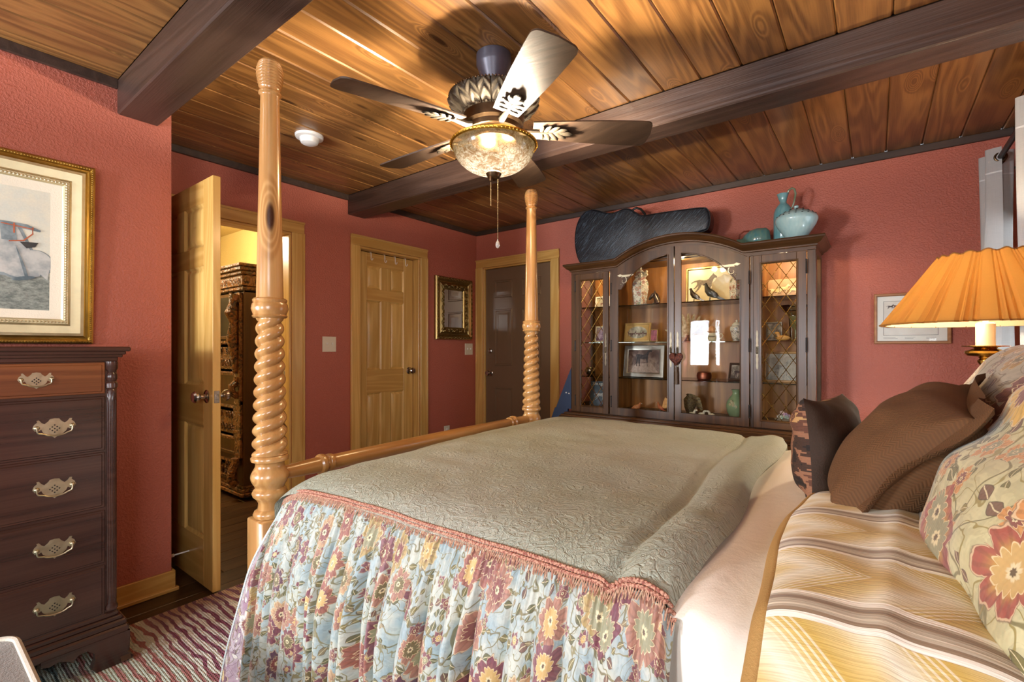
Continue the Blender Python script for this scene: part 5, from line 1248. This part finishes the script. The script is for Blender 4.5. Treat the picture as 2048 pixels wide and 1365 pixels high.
tc = vase('teacup', 'cream teacup with blue script and a shell on the second shelf', 'cup', -.925, 3.58, S2, [(.02, 0), (.024, .004), (.034, .02), (.042, .048), (.044, .060), (.041, .060), (.032, .02), (0, .012)], plain('cream_cup', '#e0cfa8', .25))
m = MB(); m.tube([(-.883, 3.58, S2 + .05), (-.866, 3.58, S2 + .054), (-.857, 3.58, S2 + .04), (-.868, 3.58, S2 + .022), (-.892, 3.58, S2 + .018)], .0035, 8); m.build('handle', plain('cream_handle', '#e0cfa8', .25), tc)
m = MB()
for k in range(8): m.tube([(-.955 + .007 * k, 3.58 - .042 + .0008 * (k - 3.5) ** 2 * .3, S2 + .028), (-.951 + .007 * k, 3.58 - .043 + .0008 * (k - 3.5) ** 2 * .3, S2 + .040), (-.949 + .007 * k, 3.58 - .042 + .0008 * (k - 3.5) ** 2 * .3, S2 + .03)], .0011, 4)
m.build('script', ink2, tc, kind='stuff')
sh_ = thing('shell', 'orange-brown seashell resting in the cream teacup', 'shell', (-.925, 3.58, S2 + .06)); m = MB(); m.lathe([(0, -.01), (.02, 0), (.033, .015), (.026, .035), (.012, .048), (0, .054)], 24, c=(-.93, 3.58, S2 + .058), fn=lambda t, z, r: .002 * sin(t * 10)); m.build('shell_body', paintcol('shell_orange', '#b8784a', '#d9a878', 30), sh_)
gj2 = vase('lidded_jar', 'white porcelain lidded jar with blue sprigs on the second shelf behind the right arched door', 'jar', -.775, 3.62, S2, [(.024, 0), (.026, .006), (.035, .04), (.046, .085), (.044, .10), (.03, .112)], flowers('blue_sprig_porcelain', '#e0d6c0', '#e6dccb', [(0, '#3c4a6d'), (.5, '#54607a')], 34, leaf='#3c4a6d', leaf2='#54607a', vine='#44507a', weave=10, rough=.18, sheen=0, size=.7))
m = MB(); m.lathe([(.032, .112), (.033, .116), (.02, .13), (.006, .136), (.009, .142), (.006, .15), (0, .152)], 24, c=(-.775, 3.62, S2)); m.build('lid', plain('white_porcelain', '#e0d8c4', .2), gj2)
vase('copper_pot', 'squat copper pot on the third shelf behind the right arched door', 'pot', -.99, 3.60, S3, [(.04, 0), (.048, .006), (.052, .03), (.045, .052), (.03, .058)], metal('copper', '#8a5440', .4))
picture('photo_frame', 'small dark framed photo tilted on the third shelf at the right', -.765, 3.62, S3, .13, .125, .014, plain('dark_frame', '#3a2a1c', .4), P_grey, 14, -12, figs=(('dark_horse', [stand_poly(0, -.005, .07)], hk),))
mo = plain('ivory_glaze', '#e0d6c0', .3)
for k, x in enumerate((-1.06, -.995, -.925)):
    t = thing('lamb_figurine', ['small white ceramic lamb, leftmost of three at the hutch bottom', 'small white ceramic lamb, middle of three at the hutch bottom', 'small white ceramic lamb, nearest the green vase at the hutch bottom'][k], 'figurine', (x, 3.55, S0), group='white ceramic lambs')
    f = 1 if k < 2 else -1; m = MB(); m.ball((x, 3.55, S0 + .014), (.024, .014, .014)); m.tube([(x + f * .012, 3.55, S0 + .016), (x + f * .018, 3.55, S0 + .034), (x + f * .024, 3.55, S0 + .042)], [.011, .008, .008], 8); m.ball((x + f * .029, 3.55, S0 + .040), (.010, .007, .007)); m.ball((x - f * .024, 3.55, S0 + .010), (.014, .008, .005)); m.build('body', mo, t)
ph_ = thing('pheasant_sculpture', 'brown wicker-feathered bird sculpture at the bottom left of the right arched section', 'sculpture', (-1.10, 3.64, S0)); wk = paintcol('woven_brown_feather', '#5a4630', '#9a8458', 90)
m = MB(); m.tube([(-1.11, 3.64, S0 + .0), (-1.105, 3.64, S0 + .05), (-1.10, 3.64, S0 + .10), (-1.09, 3.64, S0 + .135)], [.018, .04, .05, .03], 14); m.build('body', wk, ph_)
for k in range(6): m = MB(); m.ball((0, 0, 0), (.055, .008, .016), 10, 6, TR(-1.07 + .004 * k, 3.61 + .008 * k, S0 + .13 - .012 * k) @ ROT('Y', 18 + 6 * k)); m.build('feather', wk, ph_)
gv = vase('green_vase', 'celadon green bulbous vase with raised flowers at the hutch bottom right', 'vase', -.775, 3.60, S0, [(.036, 0), (.042, .006), (.058, .04), (.066, .08), (.060, .115), (.042, .145), (.026, .165), (.024, .185), (.032, .2), (.028, .2), (.02, .18)], plain('celadon_glaze', '#8aa07a', .22, 0, 0, 20, .15))
m = MB()
for k, (a, z) in enumerate(((-115, .10), (-100, .112), (-95, .095), (-80, .085), (-108, .122))):
    a = radians(a)
    for j in range(5): m.ball((-.775 + .063 * cos(a) + .006 * cos(j * 1.256) * sin(a), 3.6 + .063 * sin(a), S0 + z + .006 * sin(j * 1.256)), (.005, .004, .005), 6, 4)
m.build('raised_flowers', plain('pale_flower_glaze', '#b8a87a', .3), gv, kind='stuff')
# right leaded section
gp = thing('glass_plaque', 'etched amber glass plaque of galloping horses on the top shelf of the right leaded section', 'plaque', (-.49, 3.68, S1))
m = MB(); m.box(-.60, -.40, 3.66, 3.70, S1, S1 + .014); m.build('base', M['black'], gp)
m = MB(); m.box(-.59, -.40, 3.677, 3.683, S1 + .014, S1 + .135); m.build('pane', plain('amber_etched_glass', '#c09a72', .25, 0, 0, 30, .2), gp)
for k in range(3): m = MB(); m.prism(horse_poly(-.55 + .055 * k, S1 + .06 + .01 * (k % 2), .07, 1), 'y', 3.672, 3.677); m.build('etched_horse', paintcol('golden_etching', '#d9b878', '#f0dca8', 60), gp)
bw_ = vase('glass_bowl', 'pale glass bowl on the second shelf of the right leaded section, under the plaque', 'bowl', -.44, 3.70, S2 + .0, [(.02, 0), (.022, .02), (.03, .17), (.06, .20), (.082, .235), (.08, .24), (.05, .205), (0, .19)], M['shelfglass'])
gb = vase('goblet', 'smoky green glass goblet on the second shelf of the right leaded section', 'goblet', -.415, 3.58, S2, [(.03, 0), (.03, .004), (.006, .010), (.005, .07), (.012, .078), (.030, .10), (.035, .16), (.033, .16), (.028, .105), (0, .085)], plain('smoky_green_glass', '#6d6840', .12, 0, 0, 20, .1))
picture('photo_frame', 'small silver framed grey photo on the second shelf of the right leaded section', -.545, 3.62, S2, .098, .128, .010, pf_silver, P_grey, 9)
wd = thing('wooden_duck', 'small carved wooden duck beside the silver frame in the right leaded section', 'figurine', (-.492, 3.58, S2)); m = MB(); m.ball((-.485, 3.57, S2 + .018), (.04, .02, .018)); m.tube([(-.505, 3.57, S2 + .02), (-.515, 3.57, S2 + .045)], [.012, .010], 10); m.ball((-.52, 3.57, S2 + .05), (.015, .010, .010)); m.build('body', plain('duck_wood', '#c9924a', .4), wd)
picture('photo_frame', 'wide wooden framed photo of a horse on the third shelf of the right leaded section', -.492, 3.62, S3, .225, .205, .014, pf_wood, P_pan, 8, figs=(('printed_horse', [stand_poly(-.01, -.005, .11)], paintcol('misty_horse', '#6a645c', '#a09a90', 60)),))
fbk = thing('flower_basket', 'white ceramic basket of pastel flowers at the bottom of the right leaded section', 'flower basket', (-.475, 3.55, S0)); m = MB(); m.lathe([(.03, 0), (.034, .004), (.05, .02), (.058, .028), (.05, .028), (0, .015)], 24, c=(-.475, 3.55, S0)); m.build('basket', mo, fbk)
fr_ = random.Random(4)
for k in range(16):
    a, r = fr_.uniform(0, 6.28), .042 * sqrt(fr_.random()); c = Vector((-.475 + r * cos(a), 3.55 + r * sin(a), S0 + .034 + .045 * (1 - r / .045) * fr_.random() + .004)); m = MB()
    for j in range(5): m.ball((c.x + .008 * cos(j * 1.256), c.y + .006 * sin(j * 1.256) - .003, c.z + .006 * sin(j * 1.256)), (.0075, .005, .0065), 6, 4)
    m.build('flower', plain('petal_%s' % 'abcd'[k % 4], ['#c9a0c4', '#a8c4b8', '#d9b8b0', '#e0dcd4'][k % 4], .4), fbk)
# heart sachet hanging on the door pull
hs = thing('heart_pendant', 'rusty red filigree heart with a tassel hung from the arched door pulls', 'heart ornament', (-1.121, DF - .028, 1.13))
hp = []
for i in range(48):
    t = 2 * pi * i / 48; hp.append((-1.121 + .0031 * 16 * sin(t) ** 3 * .98, 1.128 + .0033 * (13 * cos(t) - 5 * cos(2 * t) - 2 * cos(3 * t) - cos(4 * t))))
m = MB(); cx, cz = -1.121, 1.125; vs = []; fs = []
for k, (sc_, dy) in enumerate(((1, 0), (.96, .007), (.7, .014), (.3, .018), (.02, .019))): vs += [(cx + (a - cx) * sc_, DF - .026 - dy, cz + (b - cz) * sc_) for a, b in hp]
for k in range(4):
    for j in range(48): fs.append((k * 48 + j, k * 48 + (j + 1) % 48, (k + 1) * 48 + (j + 1) % 48, (k + 1) * 48 + j))
vs += [(a, DF - .018, b) for a, b in hp]; n_ = 48 * 5
for j in range(48): fs.append((j, (j + 1) % 48, n_ + (j + 1) % 48, n_ + j))
fs.append(tuple(range(n_, n_ + 48)))
m.add(vs, fs)
def filig():
    g = G('rust_filigree'); v = g.voro(g.co(), 150, 1)['Distance']; return g.pbr(g.mix(g.ss(.2, .6, v), '#8a4a30', '#4a2018'), .5, .2, g.bump(v, .8, .004))
m.build('heart', filig(), hs); m = MB(); m.tube([(-1.123, DF - .02, 1.155), (-1.13, DF - .02, 1.20)], .0016, 5); m.tube([(-1.119, DF - .02, 1.155), (-1.112, DF - .02, 1.20)], .0016, 5); m.build('ribbon', M['bronze'], hs)
m = MB(); m.lathe([(.010, .945), (.009, 1.03), (.006, 1.045), (.009, 1.055), (.005, 1.068), (0, 1.075)], 14, c=(-1.119, DF - .022, 0), fn=lambda t, z, r: .0012 * sin(t * 14) * (z < 1.03)); m.build('tassel', plain('brown_grey_tassel', '#6a5a4c', .8, 0, .5, 200), hs)
# --------------------------------------------------------------- on top of the hutch
gc = thing('guitar_case', 'black textured guitar case lying on edge on top of the hutch', 'guitar case', (-1.5, 3.62, 1.884))
ctrl = [(-1.93, 1.888), (-1.985, 1.93), (-2.02, 2.03), (-2.028, 2.14), (-2.01, 2.24), (-1.965, 2.315), (-1.90, 2.345), (-1.83, 2.335), (-1.76, 2.305), (-1.69, 2.285), (-1.63, 2.295), (-1.58, 2.303), (-1.53, 2.29), (-1.48, 2.25), (-1.43, 2.225), (-1.30, 2.222), (-1.15, 2.217), (-1.0, 2.208), (-.955, 2.19), (-.935, 2.13), (-.945, 2.06), (-.985, 2.035), (-1.15, 2.02), (-1.30, 2.005), (-1.42, 1.985), (-1.48, 1.935), (-1.53, 1.905), (-1.60, 1.90), (-1.70, 1.905), (-1.78, 1.892), (-1.85, 1.887)]
def cr(P, n=4):
    o = []
    for i in range(len(P)):
        p0, p1, p2, p3 = (Vector(P[(i + k) % len(P)]) for k in (-1, 0, 1, 2))
        for k in range(n): t = k / n; o.append(tuple(.5 * ((2 * p1) + (p2 - p0) * t + (2 * p0 - 5 * p1 + 4 * p2 - p3) * t * t + (3 * p1 - p0 - 3 * p2 + p3) * t ** 3)))
    return o
ol = cr(ctrl); n_ = len(ol)
def offp(P, d):
    o = []
    for i in range(len(P)):
        a, b = Vector(P[i - 1]), Vector(P[(i + 1) % len(P)]); t = (b - a).normalized(); o.append((P[i][0] + t.y * -d, P[i][1] + t.x * d))
    return o
ar = sum(ol[i][0] * ol[(i + 1) % n_][1] - ol[(i + 1) % n_][0] * ol[i][1] for i in range(n_)); sg = 1 if ar > 0 else -1
def tolex():
    g = G('black_tolex'); p = g.co(); x, y, z = g.sep(p)
    st = g.noise(g.cmb((x - z) * 120., y * 5, (x + z) * 9.), 1, 3, .7); f = g.ss(.52, .70, st)
    return g.pbr(g.mix(f, '#10131b', '#44525f'), .42, 0, g.bump(st, .6, .004))
m = MB(); i1 = offp(ol, sg * .006); i2 = offp(ol, sg * .014); F_ = 3.535
vs = [(a, F_ + .012, b) for a, b in ol] + [(a, F_ + .003, b) for a, b in i1] + [(a, F_, b) for a, b in i2]; fs = []
for k in range(2):
    for j in range(n_): fs.append((k * n_ + j, k * n_ + (j + 1) % n_, (k + 1) * n_ + (j + 1) % n_, (k + 1) * n_ + j))
fs.append(tuple(range(2 * n_, 3 * n_))); m.add(vs, fs); m.build('front_shell', tolex(), gc, smooth=50)
m = MB(); m.prism(ol, 'y', F_ + .012, F_ + .115); m.build('side_band', plain('oxblood_side_band', '#3a1712', .45, 0, .2, 120), gc, smooth=50)
m = MB(); m.tube([(a, F_ + .014, b) for a, b in ol], .0035, 6, closed=True); m.build('edge_piping', M['black'], gc)
m = MB(); m.tube([(-1.53, F_ + .05, 2.292), (-1.50, F_ + .05, 2.305), (-1.46, F_ + .05, 2.285), (-1.43, F_ + .05, 2.245), (-1.425, F_ + .05, 2.225)], .009, 8); m.build('carry_handle', M['black'], gc)
for x, z, an in ((-1.70, 2.29, 5), (-1.97, 2.315, 40)): m = MB(); m.box(-.018, .018, -.004, .05, -.003, .004, M=TR(x, F_ + .03, z + .003) @ ROT('Y', -an)); m.build('latch', M['brass'], gc)
TZ = 1.886
def teal(name, a, b, sp_=.0): 
    g = G(name); p = g.co(); x, y, z = g.sep(p); n = g.noise(p, 14, 3, .6); s_ = g.noise(g.vm('MULTIPLY', p, (60, 60, 3)), 1, 2)
    return g.pbr(g.mix(g.ss(.3, .75, n * .5 + s_ * .5), a, b), .16, 0, None, Coat_Weight=.5)
pt = thing('pitcher', 'tall turquoise ceramic pitcher with a looped handle on top of the hutch', 'pitcher', (-.492, 3.63, 1.872))
m = MB(); m.lathe([(.052, 1.872), (.056, 1.878), (.057, 2.08), (.055, 2.105), (.047, 2.13), (.034, 2.15), (.022, 2.163), (.019, 2.172), (.024, 2.195), (.031, 2.222), (.034, 2.228), (.030, 2.228), (.017, 2.175)], 40, c=(-.492, 3.63, 0), fn=lambda t, z, r: (.001 * sin(t * 24) if z < 2.12 else .004 * max(0, cos(t - pi)) ** 6 * (z > 2.19) )); m.build('body', teal('turquoise_glaze', '#5f99a2', '#84b4b6'), pt, smooth=60)
m = MB(); m.tube([(-.472, 3.625, 2.218), (-.458, 3.62, 2.243), (-.440, 3.615, 2.252), (-.425, 3.61, 2.243), (-.418, 3.61, 2.21), (-.424, 3.61, 2.17), (-.434, 3.615, 2.135), (-.445, 3.62, 2.12)], [.006, .0065, .0065, .0065, .0065, .006, .0055, .004], 10); m.build('handle', teal('mossy_glaze', '#6a7458', '#8a9a84'), pt, smooth=60)
fb = thing('flower_frog_bowl', 'pale blue ceramic flower bowl with a perforated domed top on the hutch corner', 'bowl', (-.398, 3.47, 1.884))
bl = teal('pale_blue_glaze', '#9cc4c8', '#b4d2d0')
m = MB(); m.lathe([(.048, 1.885), (.054, 1.888), (.066, 1.905), (.088, 1.938), (.106, 1.968), (.117, 1.996), (.118, 2.008), (.113, 2.022), (.098, 2.038), (.072, 2.055), (.038, 2.070), (.014, 2.077), (.012, 2.082), (.015, 2.090), (.008, 2.097), (0, 2.098)], 56, c=(-.398, 3.47, 0)); m.build('body', bl, fb, smooth=60)
m = MB()
for r, z, n in ((.105, 2.031, 19), (.087, 2.0455, 15), (.064, 2.059, 11), (.040, 2.0695, 7)):
    for k in range(n):
        t = 2 * pi * (k + (.5 if n % 2 else 0)) / n; m.ball((-.398 + r * cos(t), 3.47 + r * sin(t), z - .001), (.0068, .0068, .0028), 8, 4)
m.build('holes', M['black'], fb, kind='stuff')
jg = thing('jug', 'small teal ceramic jug lying on its side on top of the hutch beside the pitcher', 'jug', (-.62, 3.60, 1.872))
MM = TR(-.562, 3.60, 1.950) @ ROT('Y', -97) @ Matrix.Scale(1.36, 4)
m = MB(); m.lathe([(.03, 0), (.048, .012), (.056, .05), (.052, .085), (.036, .112), (.024, .122), (.021, .132), (.024, .146), (.026, .150), (.021, .150), (.017, .135)], 36, M=MM); m.build('body', teal('teal_glaze', '#4f858c', '#7a9a84'), jg, smooth=60)
m = MB(); m.tube([MM @ Vector(p) for p in ((.022, 0, .142), (.045, 0, .135), (.056, 0, .115), (.052, 0, .09), (.044, 0, .08))], .005, 8); m.build('handle', plain('rust_glaze', '#7a3a2c', .25), jg)
# --------------------------------------------------------------- folded navy frame left of the hutch
nv = thing('folding_board', 'navy blue triangular board with rivets leaning left of the hutch', 'board', (-2.12, 3.40, 0))
nm_ = plain('navy_canvas', '#2a3f5e', .5, 0, .2, 160, .1)
m = MB(); m.prism([(-2.155, .70), (-2.145, .70), (-1.998, 1.04), (-1.998, .70)], 'y', 3.43, 3.45); m.prism([(-2.40, 0), (-2.03, 0), (-2.03, .70), (-2.155, .70), (-2.40, .08)], 'y', 3.43, 3.45); m.f = m.f; m.build('panel', nm_, nv)
m = MB()
for x, z in ((-2.045, .832), (-2.018, .826), (-2.19, .5), (-2.16, .495)): m.lathe([(.0065, 0), (.005, .003), (0, .004)], 12, M=TR(x, 3.43, z) @ ROT('X', 90))
m.build('rivets', M['white'], nv, kind='stuff')
# --------------------------------------------------------------- curtains, rod, woven blind
rod = thing('curtain_rod', 'dark metal curtain rod above the right wall window', 'curtain rod', (.50, 3.1, 2.165)); m = MB(); m.tube([(.50, 2.55, 2.165), (.50, 3.66, 2.165)], .0125, 14); m.build('pole', M['black'], rod)
m = MB(); m.lathe([(.0125, 0), (.02, .006), (.024, .02), (.018, .035), (0, .042)], 18, M=TR(.50, 3.66, 2.165) @ ROT('X', -90)); m.build('finial', M['black'], rod)
for y in (2.62, 3.60): m = MB(); m.tube([(.50, y, 2.165), (.50, y, 2.15), (.625, y, 2.15)], .007, 8); m.lathe([(.022, 0), (.022, .006)], 16, M=TR(.622, y, 2.15) @ ROT('Y', 90)); m.build('bracket', M['black'], rod)
def curt():
    g = G('grey_linen_curtain'); p = g.co(); x, y, z = g.sep(p); a = g.noise(g.vm('MULTIPLY', p, (30, 30, 500)), 1, 2); b = g.noise(g.vm('MULTIPLY', p, (400, 400, 12)), 1, 2)
    c = g.val('#c8c8c6', (a + b) * .12 + .88); d = g.n('ShaderNodeBsdfDiffuse'); g.set(d.inputs[0], c); g.set(d.inputs['Normal'], g.bump(a + b, .3, .003)); t = g.n('ShaderNodeBsdfTranslucent'); g.set(t.inputs[0], c)
    mx = g.n('ShaderNodeMixShader'); mx.inputs[0].default_value = .35; g.nt.links.new(d.outputs[0], mx.inputs[1]); g.nt.links.new(t.outputs[0], mx.inputs[2]); g.nt.links.new(mx.outputs[0], g.out.inputs[0]); return g.mat
cm_ = curt()
for k, (y0, y1, ph) in enumerate(((3.40, 3.645, pi), (2.715, 2.85, 0))):
    t = thing('curtain', ['grey-white grommet curtain panel hanging beside the back corner', 'pale grey grommet curtain panel at the right image edge'][k], 'curtain', (.50, (y0 + y1) / 2, .06), group='grommet curtain panels')
    nf = 2 if k == 0 else 1.5
    def cf(u, v, y0=y0, y1=y1, ph=ph, nf=nf): 
        s_ = (2 * pi * nf * u + ph); wv = sin(s_); return (.502 + (.062 if y0 > 3 else .047) * (abs(wv) ** .8 * (1 if wv > 0 else -1)) * (1 - .1 * v) + .006 * sin(v * 7 + u * 9), y0 + (y1 - y0) * u, 2.215 - 2.15 * v)
    m = MB(); m.grid(cf, 72, 30); m.build('panel', cm_, t, smooth=70)
    m = MB()
    m.grid(lambda u, v: (lambda p: (p[0] + .0, p[1] - .0015, p[2]))(cf(u, .056 + .003 * v)), 72, 1); m.build('stitched_hem', plain('hem_stitch', '#d6d6d4', .8), t, kind='stuff')
    for j in range(int(nf * 2)):
        u = (j + .0) / (nf * 2) + (0 if ph else 0); u = min(max(u, .03), .97); p = cf(u, .023); m = MB(); pts = []
        for i in range(24): a = 2 * pi * i / 24; pts.append((.50 + .021 * cos(a), p[1], 2.165 + .021 * sin(a)))
        m.tube(pts, .0055, 8, closed=True); m.build('grommet', M['bronze'], t)
wb = thing('woven_blind', 'brown woven wood blind in the right wall window', 'blind', (.60, 3.11, 2.03)); bm_ = plain('woven_bamboo', '#5a3f2c', .7, 0, .3, 200, .3)
m = MB(); m.box(.588, .622, 2.73, 3.49, 1.86, 2.06, b=.004); m.build('valance', bm_, wb)
m = MB()
for i in range(96): m.box(.602, .606, 2.74, 3.48, 1.86 - .0085 * i - .0058, 1.86 - .0085 * i, b=.0005)
m.build('slat_weave', bm_, wb, kind='stuff')
m = MB()
for y in (2.85, 3.11, 3.37): m.tube([(.600, y, 1.9), (.600, y, 1.05)], .0018, 5)
m.build('cords', bm_, wb, kind='stuff')
# --------------------------------------------------------------- carved armoire in the hall
am = thing('carved_armoire', 'tall carved oak armoire seen through the open doorway in the yellow hall', 'armoire', (-4.5, 1.95, 0))
AX0, AX1, AY0, AY1 = -5.1, -3.96, 1.69, 2.22
m = MB(); m.box(AX0, AX1, AY0 + .03, AY1, .08, 1.66); m.build('case', M['oak'], am)
m = MB()
for o_, z0, z1 in ((.0, 1.64, 1.66), (.012, 1.66, 1.69), (.02, 1.69, 1.78), (.035, 1.78, 1.81), (.05, 1.81, 1.84), (.06, 1.84, 1.865)): m.box(AX0 - o_, AX1 + o_, AY0 + .03 - o_, AY1, z0, z1, b=.006)
m.build('cornice', M['carved'], am)
m = MB()
for k in range(24): m.ball((AX1 + .02, AY0 + .03 + .022 * k, 1.735), (.006, .010, .03), 8, 6); m.ball((AX1 - .02 - .022 * k, AY0 + .012, 1.735), (.010, .006, .03), 8, 6)
m.build('frieze_carving', M['carved'], am, kind='stuff')
m = MB()
for o_, z0, z1 in ((.03, .03, .06), (.02, .06, .09), (.008, .09, .11)): m.box(AX0 - o_, AX1 + o_, AY0 + .03 - o_, AY1, z0, z1, b=.008)
m.build('base_moulding', M['carved'], am)
for y in (AY0 + .08, AY1 - .08): m = MB(); m.lathe([(.03, 0), (.045, .01), (.045, .025), (.03, .032)], 16, c=(AX1 - .06, y, 0)); m.build('bun_foot', M['oak'], am)
for k in range(2):
    x1 = AX1 - .02 - k * .55; x0 = x1 - .10; m = MB()
    m.box(x0, x1, AY0 + .005, AY0 + .03, .75, 1.64); m.tube([(x0 + .05, AY0, 1.62), (x0 + .05, AY0 - .02, 1.55), (x0 + .05, AY0 - .035, 1.48), (x0 + .05, AY0 - .015, 1.40), (x0 + .05, AY0 - .03, 1.28), (x0 + .05, AY0 - .01, 1.15), (x0 + .05, AY0 - .004, 1.0)], [.05, .03, .048, .03, .04, .028, .018], 12); m.build('carved_pilaster', M['carved'], am)
    m = MB(); m.tube([(x0 + .05, AY0 + .01, .82), (x0 + .05, AY0 - .03, .85), (x0 + .05, AY0 - .03, .90), (x0 + .05, AY0 + .005, .93), (x0 + .05, AY0 + .01, .97)], .028, 10); m.box(x0, x1, AY0 + .01, AY0 + .03, .33, .78); m.tube([(x0 + .05, AY0, .12), (x0 + .05, AY0 - .035, .16), (x0 + .05, AY0 - .03, .23), (x0 + .05, AY0, .29), (x0 + .05, AY0, .33)], .034, 10); m.build('carved_bracket', M['carved'], am)
m = MB(); m.box(AX1 - .56, AX1 - .13, AY0 + .026, AY0 + .032, 1.30, 1.62); m.build('niche_shade', M['black'], am)  # flat black panel, the shade of a recess put in as colour
for z0, z1 in ((.98, 1.26), (.46, .74), (.14, .30)):
    m = MB(); m.frame(.42, z1 - z0, [(0, 0), (0, .014), (.02, .018), (.03, .006), (.05, .006)], TR(AX1 - .335, AY0 + .03, (z0 + z1) / 2)); m.box(AX1 - .53, AX1 - .14, AY0 + .024, AY0 + .03, z0 + .02, z1 - .02); pn = m.build('carved_panel', M['carved'], am)
    m = MB()
    for i in range(7):
        for s_ in (-1, 1):
            pts = []
            for j in range(14): t = j / 13 * 5; r = .028 * (1 - j / 16); pts.append((AX1 - .335 + s_ * (.03 + .027 * i) + s_ * r * cos(t) * .6, AY0 + .016, (z0 + z1) / 2 + (.05 if i % 2 else -.05) * (z1 - z0) / .28 + r * sin(t) * 1.6))
            m.tube(pts, .006, 5)
    m.build('scrollwork', M['carved'], pn, kind='stuff')
for z in (1.27, .79, .34): m = MB(); m.box(AX0, AX1 - .12, AY0 + .012, AY0 + .03, z, z + .03, b=.006); m.build('rail', M['oak'], am)

nb = thing('window_blind', 'brown woven blind half lowered over the near wall window', 'blind', (-2.47, YN + .03, 1.98)); m = MB()
for i in range(60): m.box(-2.75, -2.19, YN + .03, YN + .034, 1.98 - .0092 * i - .0072, 1.98 - .0092 * i, b=.0005)
m.build('slat_weave', bm_, nb, kind='stuff'); m = MB(); m.box(-2.76, -2.18, YN + .018, YN + .045, 1.96, 2.04); m.build('valance', bm_, nb)
